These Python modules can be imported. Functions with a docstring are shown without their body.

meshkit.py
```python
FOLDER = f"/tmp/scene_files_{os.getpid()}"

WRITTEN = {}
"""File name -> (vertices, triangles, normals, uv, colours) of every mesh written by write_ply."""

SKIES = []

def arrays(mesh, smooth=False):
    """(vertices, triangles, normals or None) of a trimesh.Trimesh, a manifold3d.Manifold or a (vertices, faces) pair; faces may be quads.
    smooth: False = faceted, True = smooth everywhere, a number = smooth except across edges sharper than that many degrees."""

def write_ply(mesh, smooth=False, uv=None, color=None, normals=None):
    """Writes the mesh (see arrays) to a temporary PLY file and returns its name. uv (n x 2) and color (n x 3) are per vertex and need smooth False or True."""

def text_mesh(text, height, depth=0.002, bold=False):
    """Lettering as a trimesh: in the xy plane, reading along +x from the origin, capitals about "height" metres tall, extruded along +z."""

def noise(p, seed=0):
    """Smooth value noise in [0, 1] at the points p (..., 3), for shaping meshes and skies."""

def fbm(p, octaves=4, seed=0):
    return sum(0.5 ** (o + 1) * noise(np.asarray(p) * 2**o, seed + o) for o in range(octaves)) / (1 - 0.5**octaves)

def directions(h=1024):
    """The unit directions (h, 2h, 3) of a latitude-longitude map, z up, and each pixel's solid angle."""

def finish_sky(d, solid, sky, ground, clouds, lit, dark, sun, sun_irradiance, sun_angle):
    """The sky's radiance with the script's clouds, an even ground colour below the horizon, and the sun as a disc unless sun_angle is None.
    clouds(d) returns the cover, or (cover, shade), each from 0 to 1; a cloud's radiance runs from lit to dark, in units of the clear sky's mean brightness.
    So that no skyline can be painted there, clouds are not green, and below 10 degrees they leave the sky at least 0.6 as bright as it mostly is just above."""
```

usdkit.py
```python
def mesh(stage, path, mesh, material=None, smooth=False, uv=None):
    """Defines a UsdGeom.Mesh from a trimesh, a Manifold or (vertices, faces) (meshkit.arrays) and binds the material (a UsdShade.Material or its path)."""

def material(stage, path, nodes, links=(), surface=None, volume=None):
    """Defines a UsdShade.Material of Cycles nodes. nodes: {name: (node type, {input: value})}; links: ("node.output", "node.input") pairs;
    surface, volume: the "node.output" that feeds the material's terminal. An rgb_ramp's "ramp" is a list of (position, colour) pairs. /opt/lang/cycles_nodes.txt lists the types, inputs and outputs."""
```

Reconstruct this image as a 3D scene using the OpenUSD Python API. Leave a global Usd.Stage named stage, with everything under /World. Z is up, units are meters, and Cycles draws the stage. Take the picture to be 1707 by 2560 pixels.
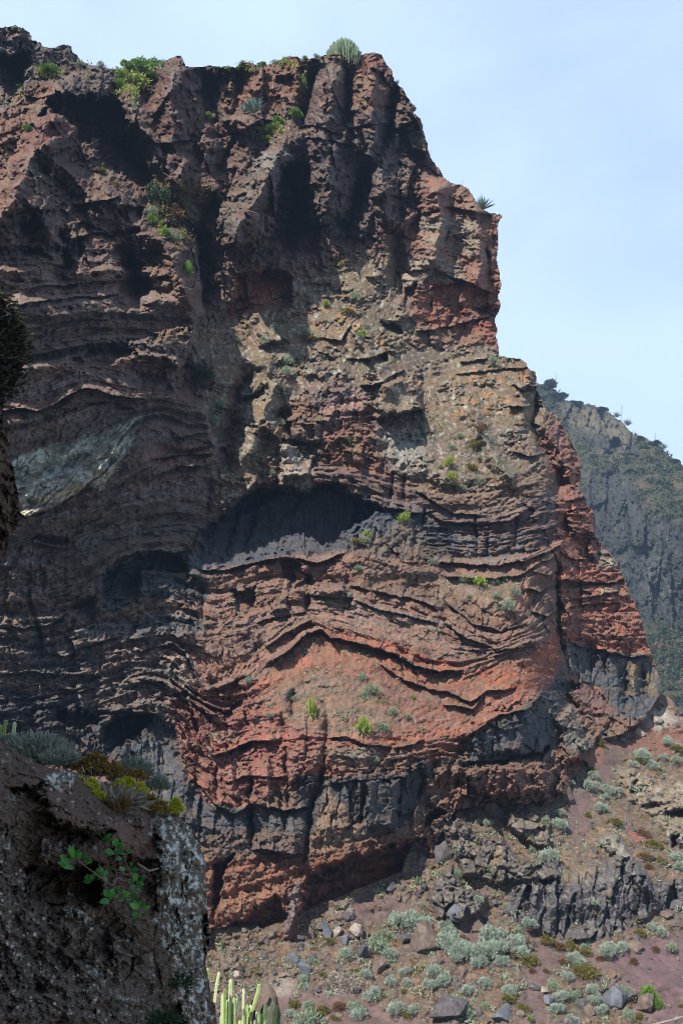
import math
import numpy as np
from scipy.spatial import cKDTree
from scipy.interpolate import RBFInterpolator, griddata
from scipy.ndimage import zoom as ndzoom, gaussian_filter, map_coordinates
from pxr import Usd, UsdGeom, UsdLux, UsdShade, Sdf, Gf, Vt
import usdkit

# ---------------------------------------------------------------- camera, sky, sun, exposure
stage = Usd.Stage.CreateInMemory()
UsdGeom.SetStageUpAxis(stage, 'Z')
UsdGeom.Xform.Define(stage, '/World')
stage.SetDefaultPrim(stage.GetPrimAtPath('/World'))
UsdGeom.Scope.Define(stage, '/World/Looks')
TANH = 0.311                      # half the picture's width at one metre
EYE = 30.0                        # the photographer's eye, metres above the datum
PW, PH = 1707.0, 2560.0           # the survey sketch was drawn on a sheet of this size
cam = UsdGeom.Camera.Define(stage, '/World/camera')
cam.CreateHorizontalApertureAttr(36.0)
cam.CreateVerticalApertureAttr(54.0)
cam.CreateFocalLengthAttr(18.0 / TANH)
cam.CreateClippingRangeAttr(Gf.Vec2f(0.1, 20000.0))
cam.AddTranslateOp().Set(Gf.Vec3d(0, 0, EYE))
cam.AddRotateXOp().Set(90.0)
cam.CreateExposureAttr(EXPOSURE := 1.2)

SUN = np.array([-0.38, -0.53, 0.755]); SUN /= np.linalg.norm(SUN)
SUN_EL, SUN_ROT = math.asin(SUN[2]), math.atan2(SUN[0], SUN[1])
sun = UsdLux.DistantLight.Define(stage, '/World/sun')
sun.CreateIntensityAttr(1.25)
sun.CreateAngleAttr(0.6)
sun.CreateNormalizeAttr(True)
sun.CreateColorAttr(Gf.Vec3f(1.0, 0.95, 0.87))
q = Gf.Rotation(Gf.Vec3d(0, 0, 1), Gf.Vec3d(*SUN.tolist()))
sun.AddOrientOp(UsdGeom.XformOp.PrecisionDouble).Set(Gf.Quatd(q.GetQuat()))
dome = UsdLux.DomeLight.Define(stage, '/World/sky')
dome.CreateIntensityAttr(1.0)
SKYMAT = usdkit.material(stage, '/World/Looks/sky_air', {
    'tc': ('texture_coordinate', {}),
    'sky': ('sky_texture', {'sky_type': 'single_scattering', 'sun_disc': False, 'sun_elevation': SUN_EL, 'sun_rotation': SUN_ROT, 'altitude': 300.0, 'air_density': 1.0, 'aerosol_density': 1.2}),
    'map': ('mapping', {'scale': (1.6, 1.6, 3.0), 'rotation': (0.2, 0.5, 0.3), 'location': (0.35, 0.1, 0.2)}),
    'n': ('noise_texture', {'scale': 1.5, 'detail': 5.0, 'roughness': 0.5, 'distortion': 0.25}),
    'r': ('rgb_ramp', {'ramp': [(0.34, (0.62, 0.62, 0.62)), (0.50, (0.82, 0.82, 0.82)), (0.64, (0.98, 0.98, 0.98))]}),
    'mix': ('mix', {'color2': (6.3, 8.0, 11.0)}),
    'bg': ('background_shader', {'strength': 0.052}),
}, [('tc.generated', 'map.vector'), ('map.vector', 'n.vector'), ('n.fac', 'r.fac'), ('r.color', 'mix.fac'), ('sky.color', 'mix.color1'), ('mix.color', 'bg.color')], surface='bg.background')
UsdShade.MaterialBindingAPI.Apply(dome.GetPrim()).Bind(SKYMAT)

# ---------------------------------------------------------------- helpers
def grad2(ix, iy, seed):
    h = (ix * 374761393 + iy * 668265263 + seed * 974634777) & 0xFFFFFFFF
    h = ((h ^ (h >> 13)) * 1274126177) & 0xFFFFFFFF
    return ((h ^ (h >> 16)) & 0xFFFF).astype(np.float32) * np.float32(2 * np.pi / 65536)


def pn(x, y, seed=0):
    """Gradient noise, about -1 to 1."""
    x, y = np.broadcast_arrays(np.asarray(x, np.float32), np.asarray(y, np.float32))
    fx, fy = np.floor(x), np.floor(y)
    ix, iy = fx.astype(np.int64), fy.astype(np.int64)
    tx, ty = x - fx, y - fy
    sx, sy = tx * tx * tx * (tx * (tx * 6 - 15) + 10), ty * ty * ty * (ty * (ty * 6 - 15) + 10)
    def c(a, b):
        g = grad2(ix + a, iy + b, seed)
        return np.cos(g) * (tx - a) + np.sin(g) * (ty - b)
    a = c(0, 0) * (1 - sx) + c(1, 0) * sx
    b = c(0, 1) * (1 - sx) + c(1, 1) * sx
    return (a * (1 - sy) + b * sy) * 1.5


def fb(x, y, octaves=4, seed=0, gain=0.5, ridged=False):
    out, amp, tot = 0, 1.0, 0
    for o in range(octaves):
        n = pn(x * 2.03 ** o + 17.3 * o, y * 2.03 ** o - 9.1 * o, seed + o)
        if ridged:
            n = 1 - 2 * np.abs(n)
        out, tot, amp = out + amp * n, tot + amp, amp * gain
    return out / tot


def n1(s, seed):
    rng = np.random.default_rng(seed)
    t = rng.uniform(-1, 1, 4096)
    i = np.floor(s).astype(int)
    f = s - i
    f = f * f * (3 - 2 * f)
    return t[i % 4096] * (1 - f) + t[(i + 1) % 4096] * f


def blocks(x, y, seed, jitter=0.85, k=2):
    """Jittered cells: (random number per cell, second random, dx, dy, how far inside the cell's edge)."""
    rng = np.random.default_rng(seed)
    x0, y0, x1, y1 = int(np.floor(x.min())) - 2, int(np.floor(y.min())) - 2, int(np.ceil(x.max())) + 2, int(np.ceil(y.max())) + 2
    gx, gy = np.meshgrid(np.arange(x0, x1), np.arange(y0, y1))
    pts = np.stack([gx.ravel() + rng.uniform(-.5, .5, gx.size) * jitter, gy.ravel() + rng.uniform(-.5, .5, gx.size) * jitter], 1)
    d, i = cKDTree(pts).query(np.stack([x.ravel(), y.ravel()], 1), k=2, workers=-1)
    r = rng.uniform(-1, 1, (len(pts), 4)).astype(np.float32)
    i0 = i[:, 0]
    sh = x.shape
    return r[i0, 0].reshape(sh), r[i0, 1].reshape(sh), r[i0, 2].reshape(sh), (x.ravel() - pts[i0, 0]).reshape(sh), (y.ravel() - pts[i0, 1]).reshape(sh), (d[:, 1] - d[:, 0]).reshape(sh)


def chunky(x, y, seed, tilt=0.5, step=1.0, crack=0.6, cw=0.10):
    crack = crack * .45 * (0.3 + sstep(-.1, .5, pn(x / 5, y / 5, seed + 3)))
    """Angular blocks: each cell stands proud by its own amount, leans its own way and is parted by cracks."""
    a, b, c, dx, dy, e = blocks(x, y, seed)
    return step * a * 0.5 + tilt * (b * dx + c * dy) - crack * np.exp(-np.maximum(e, 0) / cw)


def terrace(h, step, hard=.7):
    """Breaks a smooth relief into faces that drop off at sharp edges."""
    q = h / step
    i = np.floor(q)
    return step * (i + np.clip((q - i - hard) / (1 - hard), 0, 1) * .85 + .15 * (q - i))


def sstep(a, b, x):
    t = np.clip((x - a) / (b - a), 0, 1)
    return t * t * (3 - 2 * t)


def lin(rgb):
    c = np.asarray(rgb, float) / 255.0
    return np.where(c <= 0.04045, c / 12.92, ((c + 0.055) / 1.055) ** 2.4)


class Sheet:
    """A surveyed rock face: a fine grid of sight lines, each with the distance at which it meets the rock. Relief is added to it in metres, towards the eye."""

    def __init__(self, u0, u1, v0, v1, step, warp=(9.0, 55.0), seed=1):
        self.u, self.v = np.arange(u0, u1 + .1, step), np.arange(v0, v1 + .1, step)
        self.step = step
        self.U, self.V = np.meshgrid(self.u, self.v)
        a, L = warp
        self.wu = self.U + a * fb(self.U / L, self.V / L, 4, seed, 0.6)
        self.wv = self.V + a * fb(self.U / L + 40, self.V / L + 11, 4, seed + 7, 0.6)
        self.margin = 2.2 * a
        self.D = None
        self.p = np.zeros(self.U.shape)
        self.col = np.zeros(self.U.shape + (3,))
        self.unit = np.zeros(self.U.shape, int)

    def base(self, pts, smooth=4.0):
        pts = np.asarray(pts, float)
        pts = pts[np.unique(pts[:, :2].round(1), axis=0, return_index=True)[1]]
        cu, cv = np.arange(self.u[0], self.u[-1] + 12, 10.0), np.arange(self.v[0], self.v[-1] + 12, 10.0)
        CU, CV = np.meshgrid(cu, cv)
        rbf = RBFInterpolator(pts[:, :2] / 100, pts[:, 2], kernel='linear', smoothing=0.0)
        Z = rbf(np.stack([CU.ravel(), CV.ravel()], 1) / 100).reshape(CU.shape)
        Z = gaussian_filter(Z, smooth)
        return self.up(Z, cu, cv)

    def up(self, Z, cu, cv):
        a, b = (self.V - cv[0]) / (cv[1] - cv[0]), (self.U - cu[0]) / (cu[1] - cu[0])
        return map_coordinates(Z, [a, b], order=1, mode='nearest')

    def box(self, pts, m):
        lo, hi = np.min(pts, 0) - m, np.max(pts, 0) + m
        i0, i1 = np.searchsorted(self.v, [lo[1], hi[1]])
        j0, j1 = np.searchsorted(self.u, [lo[0], hi[0]])
        return slice(i0, i1), slice(j0, j1)

    def poly(self, pts, m=0, warp=True):
        """Signed distance to the outline, positive inside, in a window of the grid."""
        pts = np.asarray(pts, float)
        w = self.box(pts, m + self.margin)
        x, y = (self.wu[w], self.wv[w]) if warp else (self.U[w], self.V[w])
        inside, d2 = np.zeros(x.shape, bool), np.full(x.shape, 1e18)
        for (ax, ay), (bx, by) in zip(pts, np.roll(pts, -1, 0)):
            with np.errstate(divide='ignore', invalid='ignore'):
                inside ^= ((ay > y) != (by > y)) & (x < (bx - ax) * (y - ay) / (by - ay + 1e-12) + ax)
            ex, ey = bx - ax, by - ay
            t = np.clip(((x - ax) * ex + (y - ay) * ey) / (ex * ex + ey * ey + 1e-9), 0, 1)
            d2 = np.minimum(d2, (x - ax - t * ex) ** 2 + (y - ay - t * ey) ** 2)
        d = np.sqrt(d2)
        return w, np.where(inside, d, -d)

    def line(self, pts, m):
        """Signed distance to a line drawn left to right (positive above it), and how far along it (0 to 1)."""
        pts = np.asarray(pts, float)
        w = self.box(pts, m + self.margin)
        x, y = self.wu[w], self.wv[w]
        best, sgn, s = np.full(x.shape, 1e18), np.zeros(x.shape), np.zeros(x.shape)
        L = np.r_[0, np.cumsum(np.hypot(*np.diff(pts, axis=0).T))]
        for k in range(len(pts) - 1):
            (ax, ay), (bx, by) = pts[k], pts[k + 1]
            ex, ey = bx - ax, by - ay
            t = np.clip(((x - ax) * ex + (y - ay) * ey) / (ex * ex + ey * ey + 1e-9), 0, 1)
            d2 = (x - ax - t * ex) ** 2 + (y - ay - t * ey) ** 2
            n = d2 < best
            best = np.where(n, d2, best)
            sgn = np.where(n, -np.sign(ex * (y - ay) - ey * (x - ax)), sgn)
            s = np.where(n, (L[k] + t * (L[k + 1] - L[k])) / L[-1], s)
        return w, np.sqrt(best) * sgn, s, L[-1]

    # --- relief in metres
    def ledge(self, pts, out=0.6, cut=0.6, up=18, dn=16, rag=0.6):
        """A bed that juts out just above the line and is undercut just below it."""
        w, d, s, L = self.line(pts, 3.5 * max(up, dn))
        taper = np.clip(np.minimum(s, 1 - s) / 0.06, 0, 1) * (1 - rag * 0.5 + rag * pn(s * L / 38, 0 * s, int(L)))
        self.p[w] += np.where(d > 0, out * np.exp(-d / up), -.72 * cut * np.exp(d / dn)) * taper

    def groove(self, pts, depth=0.8, width=6, rag=0.4):
        w, d, s, L = self.line(pts, 3.5 * width)
        taper = sstep(0, .3, np.minimum(s, 1 - s)) * (1 - rag * 0.5 + 1.5 * rag * pn(s * L / 34, 0 * s, int(L) + 5)).clip(.15, 1.4)
        wd = width * (.75 + .5 * pn(s * L / 22, 0 * s + 3, int(L) + 9)).clip(.35, 1.4)
        d = d + width * .8 * fb(self.U[w] / 15, self.V[w] / 15, 2, int(L) + 2)
        self.p[w] -= depth * np.where(d > 0, np.exp(-np.abs(d / wd) ** 1.3), np.exp(-np.abs(d / wd / 1.8) ** 1.3)) * taper

    def swell(self, pts, h, width):
        """A broad buttress (h > 0) or gully (h < 0) along a line."""
        w, d, s, L = self.line(pts, 3.2 * width)
        taper = sstep(0, .18, np.minimum(s, 1 - s))
        wd = width * (1 + .35 * pn(s * L / 60, 0 * s, int(L)))
        d = d + width * .45 * fb(self.U[w] / 42, self.V[w] / 42, 3, int(L) + 4)
        self.p[w] += h * np.maximum(0, 1 - np.abs(d / wd / 1.5)) ** 1.25 * taper

    def bump(self, pts, h, edge=10):
        """A block standing proud (h > 0) or a hollow (h < 0)."""
        w, d = self.poly(pts, edge)
        d = d + edge * 1.7 * fb(self.U[w] / 30, self.V[w] / 24, 4, int(pts[0][0]) % 89, .6)
        k = sstep(-edge * .4, edge, d)
        if h < 0:   # a hollow is deepest under its roof and shelves out towards its floor
            ys = [q[1] for q in pts]
            k = k * (1 - .7 * sstep(.4, 1.05, (self.wv[w] - min(ys)) / (max(ys) - min(ys))))
        self.p[w] += h * k

    def paint(self, pts, rgb, feather=7, unit=None, amount=1.0, breakup=0.0):
        w, d = self.poly(pts, feather)
        rgb = np.asarray(rgb, float); rgb = rgb * .84 + .16 * rgb.mean() * np.array([1.04, .99, .97])
        if breakup:
            feather = feather * 1.5
            d = d + breakup * fb(self.U[w] / 22, self.V[w] / 16, 4, int(pts[0][0]) % 97, 0.65)
        a = (amount * sstep(-feather, feather, d))[..., None]
        self.col[w] = self.col[w] * (1 - a) + lin(rgb) * a
        if unit is not None:
            self.unit[w] = np.where(d > 0, unit, self.unit[w])

    def mask(self, pts, feather=8):
        out = np.zeros(self.U.shape)
        w, d = self.poly(pts, feather)
        out[w] = sstep(-feather, feather, d)
        return out

    def mottle(self, amount, rgb):
        self.col[:] = self.col * (1 - amount[..., None]) + lin(rgb) * amount[..., None]

    def points(self):
        D = self.D - self.p
        x, z = (self.U - PW / 2) / (PW / 2) * TANH, (PH / 2 - self.V) / (PW / 2) * TANH
        return np.stack([x * D, D, z * D + EYE], -1)


def vnormals(P):
    du, dv = np.gradient(P, axis=1), np.gradient(P, axis=0)
    n = np.cross(dv, du)
    return n / (np.linalg.norm(n, axis=-1, keepdims=True) + 1e-12)


def grid_mesh(path, P, N, C, cells, mat, skirt=0.0, whole=None):
    """The grid's cells that are marked, as one mesh; skirt: metres that its open edges run back into the hill."""
    nv, nu = P.shape[:2]
    idx = np.arange(nv * nu).reshape(nv, nu)
    i, j = np.nonzero(cells)
    quads = np.stack([idx[i, j], idx[i + 1, j], idx[i + 1, j + 1], idx[i, j + 1]], 1)
    f = quads
    p, n, c = P.reshape(-1, 3), N.reshape(-1, 3), C.reshape(-1, 3)
    used, inv = np.unique(f, return_inverse=True)
    f = inv.reshape(-1, 4)
    p, n, c = p[used], n[used], c[used]
    if skirt:
        cp = np.pad(cells if whole is None else whole, 1)
        a = []
        look = {(0, -1): (0, 1), (1, 0): (1, 2), (0, 1): (2, 3), (-1, 0): (3, 0)}
        for (di, dj), (e0, e1) in look.items():
            edge = ~cp[i + 1 + di, j + 1 + dj]
            a.append(np.stack([quads[edge, e0], quads[edge, e1]], 1))
        e = np.searchsorted(used, np.vstack(a))
        if not len(e):
            e = np.zeros((0, 2), int)
        rim, r = np.unique(e, return_inverse=True)
        r = r.reshape(-1, 2)
        eye = np.array([0, 0, EYE])
        ray = p[rim] - eye
        ray /= np.linalg.norm(ray, axis=1, keepdims=True)
        pb = p[rim] + (ray * 1.0) * skirt
        k = len(p)
        f = np.vstack([f, np.stack([e[:, 1], e[:, 0], k + r[:, 0], k + r[:, 1]], 1)])
        p, n, c = np.vstack([p, pb]), np.vstack([n, n[rim]]), np.vstack([c, c[rim]])
    m = UsdGeom.Mesh.Define(stage, path)
    m.CreatePointsAttr(Vt.Vec3fArray.FromNumpy(p.astype(np.float32)))
    m.CreateFaceVertexCountsAttr(Vt.IntArray.FromNumpy(np.full(len(f), 4, np.int32)))
    m.CreateFaceVertexIndicesAttr(Vt.IntArray.FromNumpy(f.astype(np.int32).ravel()))
    m.CreateSubdivisionSchemeAttr('none')
    m.CreateNormalsAttr(Vt.Vec3fArray.FromNumpy(n.astype(np.float32)))
    m.SetNormalsInterpolation('vertex')
    UsdGeom.PrimvarsAPI(m).CreatePrimvar('rock', Sdf.ValueTypeNames.Color3fArray, 'vertex').Set(Vt.Vec3fArray.FromNumpy((c * ALB).astype(np.float32)))
    UsdShade.MaterialBindingAPI.Apply(m.GetPrim()).Bind(mat)
    return m


def tag(prim, label=None, category=None, group=None, kind=None):
    prim = prim.GetPrim() if hasattr(prim, 'GetPrim') else prim
    for k, v in (('label', label), ('category', category), ('group', group), ('kind', kind)):
        if v:
            prim.SetCustomDataByKey(k, v)
    return prim


ALB = 0.46   # volcanic rock is dark: the tones above are how it looks in full sun


def rock_material(name, fine=18.0, bump=0.06, lo=0.72, hi=1.25, rough=0.92):
    return usdkit.material(stage, '/World/Looks/' + name, {
        'a': ('attribute', {'attribute': 'rock'}), 'g': ('geometry', {}),
        'n': ('noise_texture', {'scale': fine, 'detail': 6.0, 'roughness': 0.68}),
        'n2': ('noise_texture', {'scale': fine * 0.21, 'detail': 5.0, 'roughness': 0.6}),
        'r': ('rgb_ramp', {'ramp': [(0.3, (lo,) * 3), (0.5, (1, 1, 1)), (0.7, (hi,) * 3)]}),
        'm': ('mix', {'mix_type': 'multiply', 'fac': 1.0}),
        'b': ('bump', {'strength': 0.7, 'distance': bump}),
        'p': ('principled_bsdf', {'roughness': rough, 'specular_ior_level': 0.25}),
    }, [('g.position', 'n.vector'), ('g.position', 'n2.vector'), ('n.fac', 'r.fac'), ('a.color', 'm.color1'), ('r.color', 'm.color2'), ('m.color', 'p.base_color'), ('n.fac', 'b.height'), ('b.normal', 'p.normal')], surface='p.BSDF')

# ---------------------------------------------------------------- the cliff
STEP = 2.0
C = Sheet(-45, 1690, 30, 2520, STEP, warp=(8.0, 48.0), seed=3)
U, V = C.U, C.V
SKYLINE = [(-80, 64), (0, 66), (18, 64), (35, 63), (60, 68), (75, 78), (82, 98), (104, 103), (106, 113), (135, 117), (153, 109), (180, 112), (183, 128), (200, 143), (203, 152), (230, 160), (262, 166), (285, 170), (330, 172), (395, 166), (417, 146), (438, 138), (452, 136), (460, 150), (465, 163), (500, 166), (523, 160), (560, 168), (588, 166), (599, 155), (622, 153), (645, 161), (680, 157), (714, 139), (745, 138), (760, 147), (783, 142), (806, 137), (837, 131), (875, 131), (906, 134), (932, 128), (952, 132), (963, 151), (980, 174), (988, 205), (1009, 220), (1020, 243), (1040, 266), (1042, 277), (1033, 280), (1051, 293), (1059, 323), (1070, 365), (1078, 396), (1097, 417), (1103, 426), (1109, 440), (1126, 454), (1153, 461), (1172, 469), (1182, 486), (1191, 505), (1214, 526), (1230, 530), (1256, 536), (1254, 547), (1245, 559), (1245, 580), (1247, 622), (1241, 645), (1249, 676), (1253, 706), (1251, 729), (1245, 741), (1253, 756), (1249, 779), (1236, 798), (1245, 825), (1240, 840), (1247, 863), (1248, 886), (1264, 892), (1302, 896), (1316, 905), (1321, 919), (1339, 930), (1344, 959), (1340, 974), (1346, 980), (1356, 1000), (1358, 1015), (1387, 1032), (1402, 1053), (1417, 1084), (1436, 1118), (1450, 1145), (1453, 1191), (1445, 1225), (1463, 1237), (1469, 1264), (1484, 1275), (1490, 1309), (1488, 1340), (1503, 1355), (1505, 1367), (1536, 1390), (1547, 1420), (1563, 1451), (1574, 1489), (1585, 1500), (1605, 1553), (1616, 1599), (1635, 1649), (1654, 1714), (1650, 1740)]
BASE = [(1610, 1800), (1560, 1835), (1500, 1850), (1470, 1885), (1475, 1935), (1450, 1965), (1400, 2000), (1320, 2025), (1216, 2015), (1140, 2025), (1118, 2060), (1085, 2120), (1085, 2160), (1040, 2235), (1000, 2250), (908, 2285), (835, 2300), (793, 2325), (755, 2365), (704, 2400), (643, 2425), (580, 2460), (532, 2500), (480, 2600), (-80, 2600)]
wx = U + 3.0 * fb(U / 14, V / 14, 3, 91, 0.6)
wy = V + 3.0 * fb(U / 14, V / 14, 3, 95, 0.6)
outline = np.asarray(SKYLINE + BASE, float)
inside = np.zeros(U.shape, bool)
for (ax, ay), (bx, by) in zip(outline, np.roll(outline, -1, 0)):
    inside ^= ((ay > wy) != (by > wy)) & (wx < (bx - ax) * (wy - ay) / (by - ay + 1e-12) + ax)

# the distance of the rock, in metres, along columns of the face
def column(u, *vd):
    return [(u, v, d) for v, d in vd]
MAIN = (column(600, (100, 99), (150, 98), (250, 96), (400, 93), (560, 90), (700, 91), (830, 89), (900, 87), (1000, 85), (1150, 82.5), (1200, 82), (1300, 81), (1420, 79), (1550, 76), (1700, 74), (1900, 71.5), (2050, 70), (2200, 69.5), (2440, 68.5))
        + column(800, (60, 101), (120, 100), (300, 97.5), (480, 96.5), (620, 96), (700, 93.5), (850, 89.5), (1000, 85.5), (1060, 84.5), (1200, 83.5), (1230, 83), (1400, 81), (1480, 79), (1570, 77.5), (1600, 77.5), (1700, 74.7), (1830, 71.8), (1930, 70.8), (2080, 70.3), (2300, 70.8), (2480, 71))
        + column(960, (60, 103), (130, 101), (300, 99), (600, 97), (650, 96), (860, 92.5), (1000, 88.5), (1150, 85.8), (1300, 83.5), (1480, 80), (1600, 78.4), (1830, 73.5), (1930, 72.3), (2100, 72), (2250, 73))
        + column(1100, (380, 104), (450, 101), (540, 100), (860, 98.5), (900, 96.5), (1000, 92.5), (1100, 89.5), (1200, 87), (1230, 86.5), (1400, 85.5), (1480, 82.5), (1540, 81.5), (1680, 79.5), (1700, 78.5), (1800, 76), (1900, 75), (2000, 76), (2150, 76))
        + column(1240, (500, 103), (700, 102), (880, 101), (1000, 94), (1200, 88), (1400, 86), (1600, 82), (1760, 78.5), (1900, 77), (2000, 78))
        + column(1350, (900, 101), (1000, 97), (1100, 93.5), (1200, 90), (1250, 88.5), (1400, 87), (1480, 85.5), (1600, 83.5), (1700, 81.5), (1760, 80.5), (1900, 79.5), (2000, 80))
        + column(1440, (1050, 101), (1150, 98), (1230, 97), (1300, 95), (1420, 94), (1600, 93.5), (1700, 93), (1790, 90), (1850, 86), (1930, 83))
        + column(1560, (1380, 100), (1450, 97), (1600, 95), (1700, 94), (1790, 92.5), (1850, 91))
        + column(1650, (1600, 99), (1740, 96), (1800, 95)))
TOPLEFT = (column(-45, (60, 84), (120, 81), (250, 79), (400, 74), (600, 68)) + column(100, (90, 87), (200, 84), (400, 78), (600, 71))
           + column(300, (150, 93), (250, 90), (400, 85), (600, 79)) + column(470, (140, 97), (250, 94), (400, 90), (560, 87), (650, 87)))
LEFT = (column(-45, (60, 84), (120, 81), (250, 79), (400, 74), (600, 67.5), (800, 63.5), (1000, 63.5), (1200, 64.5), (1400, 66.5), (1600, 68), (1800, 68.5), (2100, 68), (2500, 67))
        + column(100, (90, 87), (200, 84), (400, 78), (600, 71), (800, 68), (1000, 67.5), (1200, 68.5), (1400, 69.5), (1600, 70), (1800, 70), (2000, 69.5), (2500, 68))
        + column(300, (150, 93), (250, 90), (400, 85), (600, 78), (800, 74.5), (1000, 73.5), (1200, 74.2), (1400, 74), (1600, 72.5), (1800, 71.5), (2000, 70.5), (2500, 68))
        + column(470, (140, 97), (250, 94), (400, 90), (560, 84), (700, 81), (800, 80), (1000, 79.5), (1200, 79.5), (1380, 78.5), (1500, 75.8), (1700, 73.6), (1900, 71.8), (2050, 70.4), (2500, 68.5))
        + column(560, (1000, 82), (1200, 82), (1300, 80)))
LEFTBLOCK = [(-120, 560), (300, 590), (440, 570), (490, 600), (505, 740), (510, 790), (486, 814), (486, 845), (463, 891), (448, 921), (425, 950), (450, 990), (509, 1021), (524, 1059), (543, 1132), (545, 1200), (551, 1257), (549, 1292), (497, 1315), (474, 1372), (472, 1440), (470, 1560), (440, 1700), (380, 1850), (-120, 1900)]
dm = C.base(MAIN + TOPLEFT + [q for q in LEFT if q[1] >= 1700 or (q[0] > 400 and q[1] >= 1500)])
dl = C.base(LEFT)
w, d = C.poly(LEFTBLOCK, 20)
near = np.zeros(U.shape)
near[w] = sstep(-5, 5, d)
C.D = dm * (1 - near) + dl * near

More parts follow.
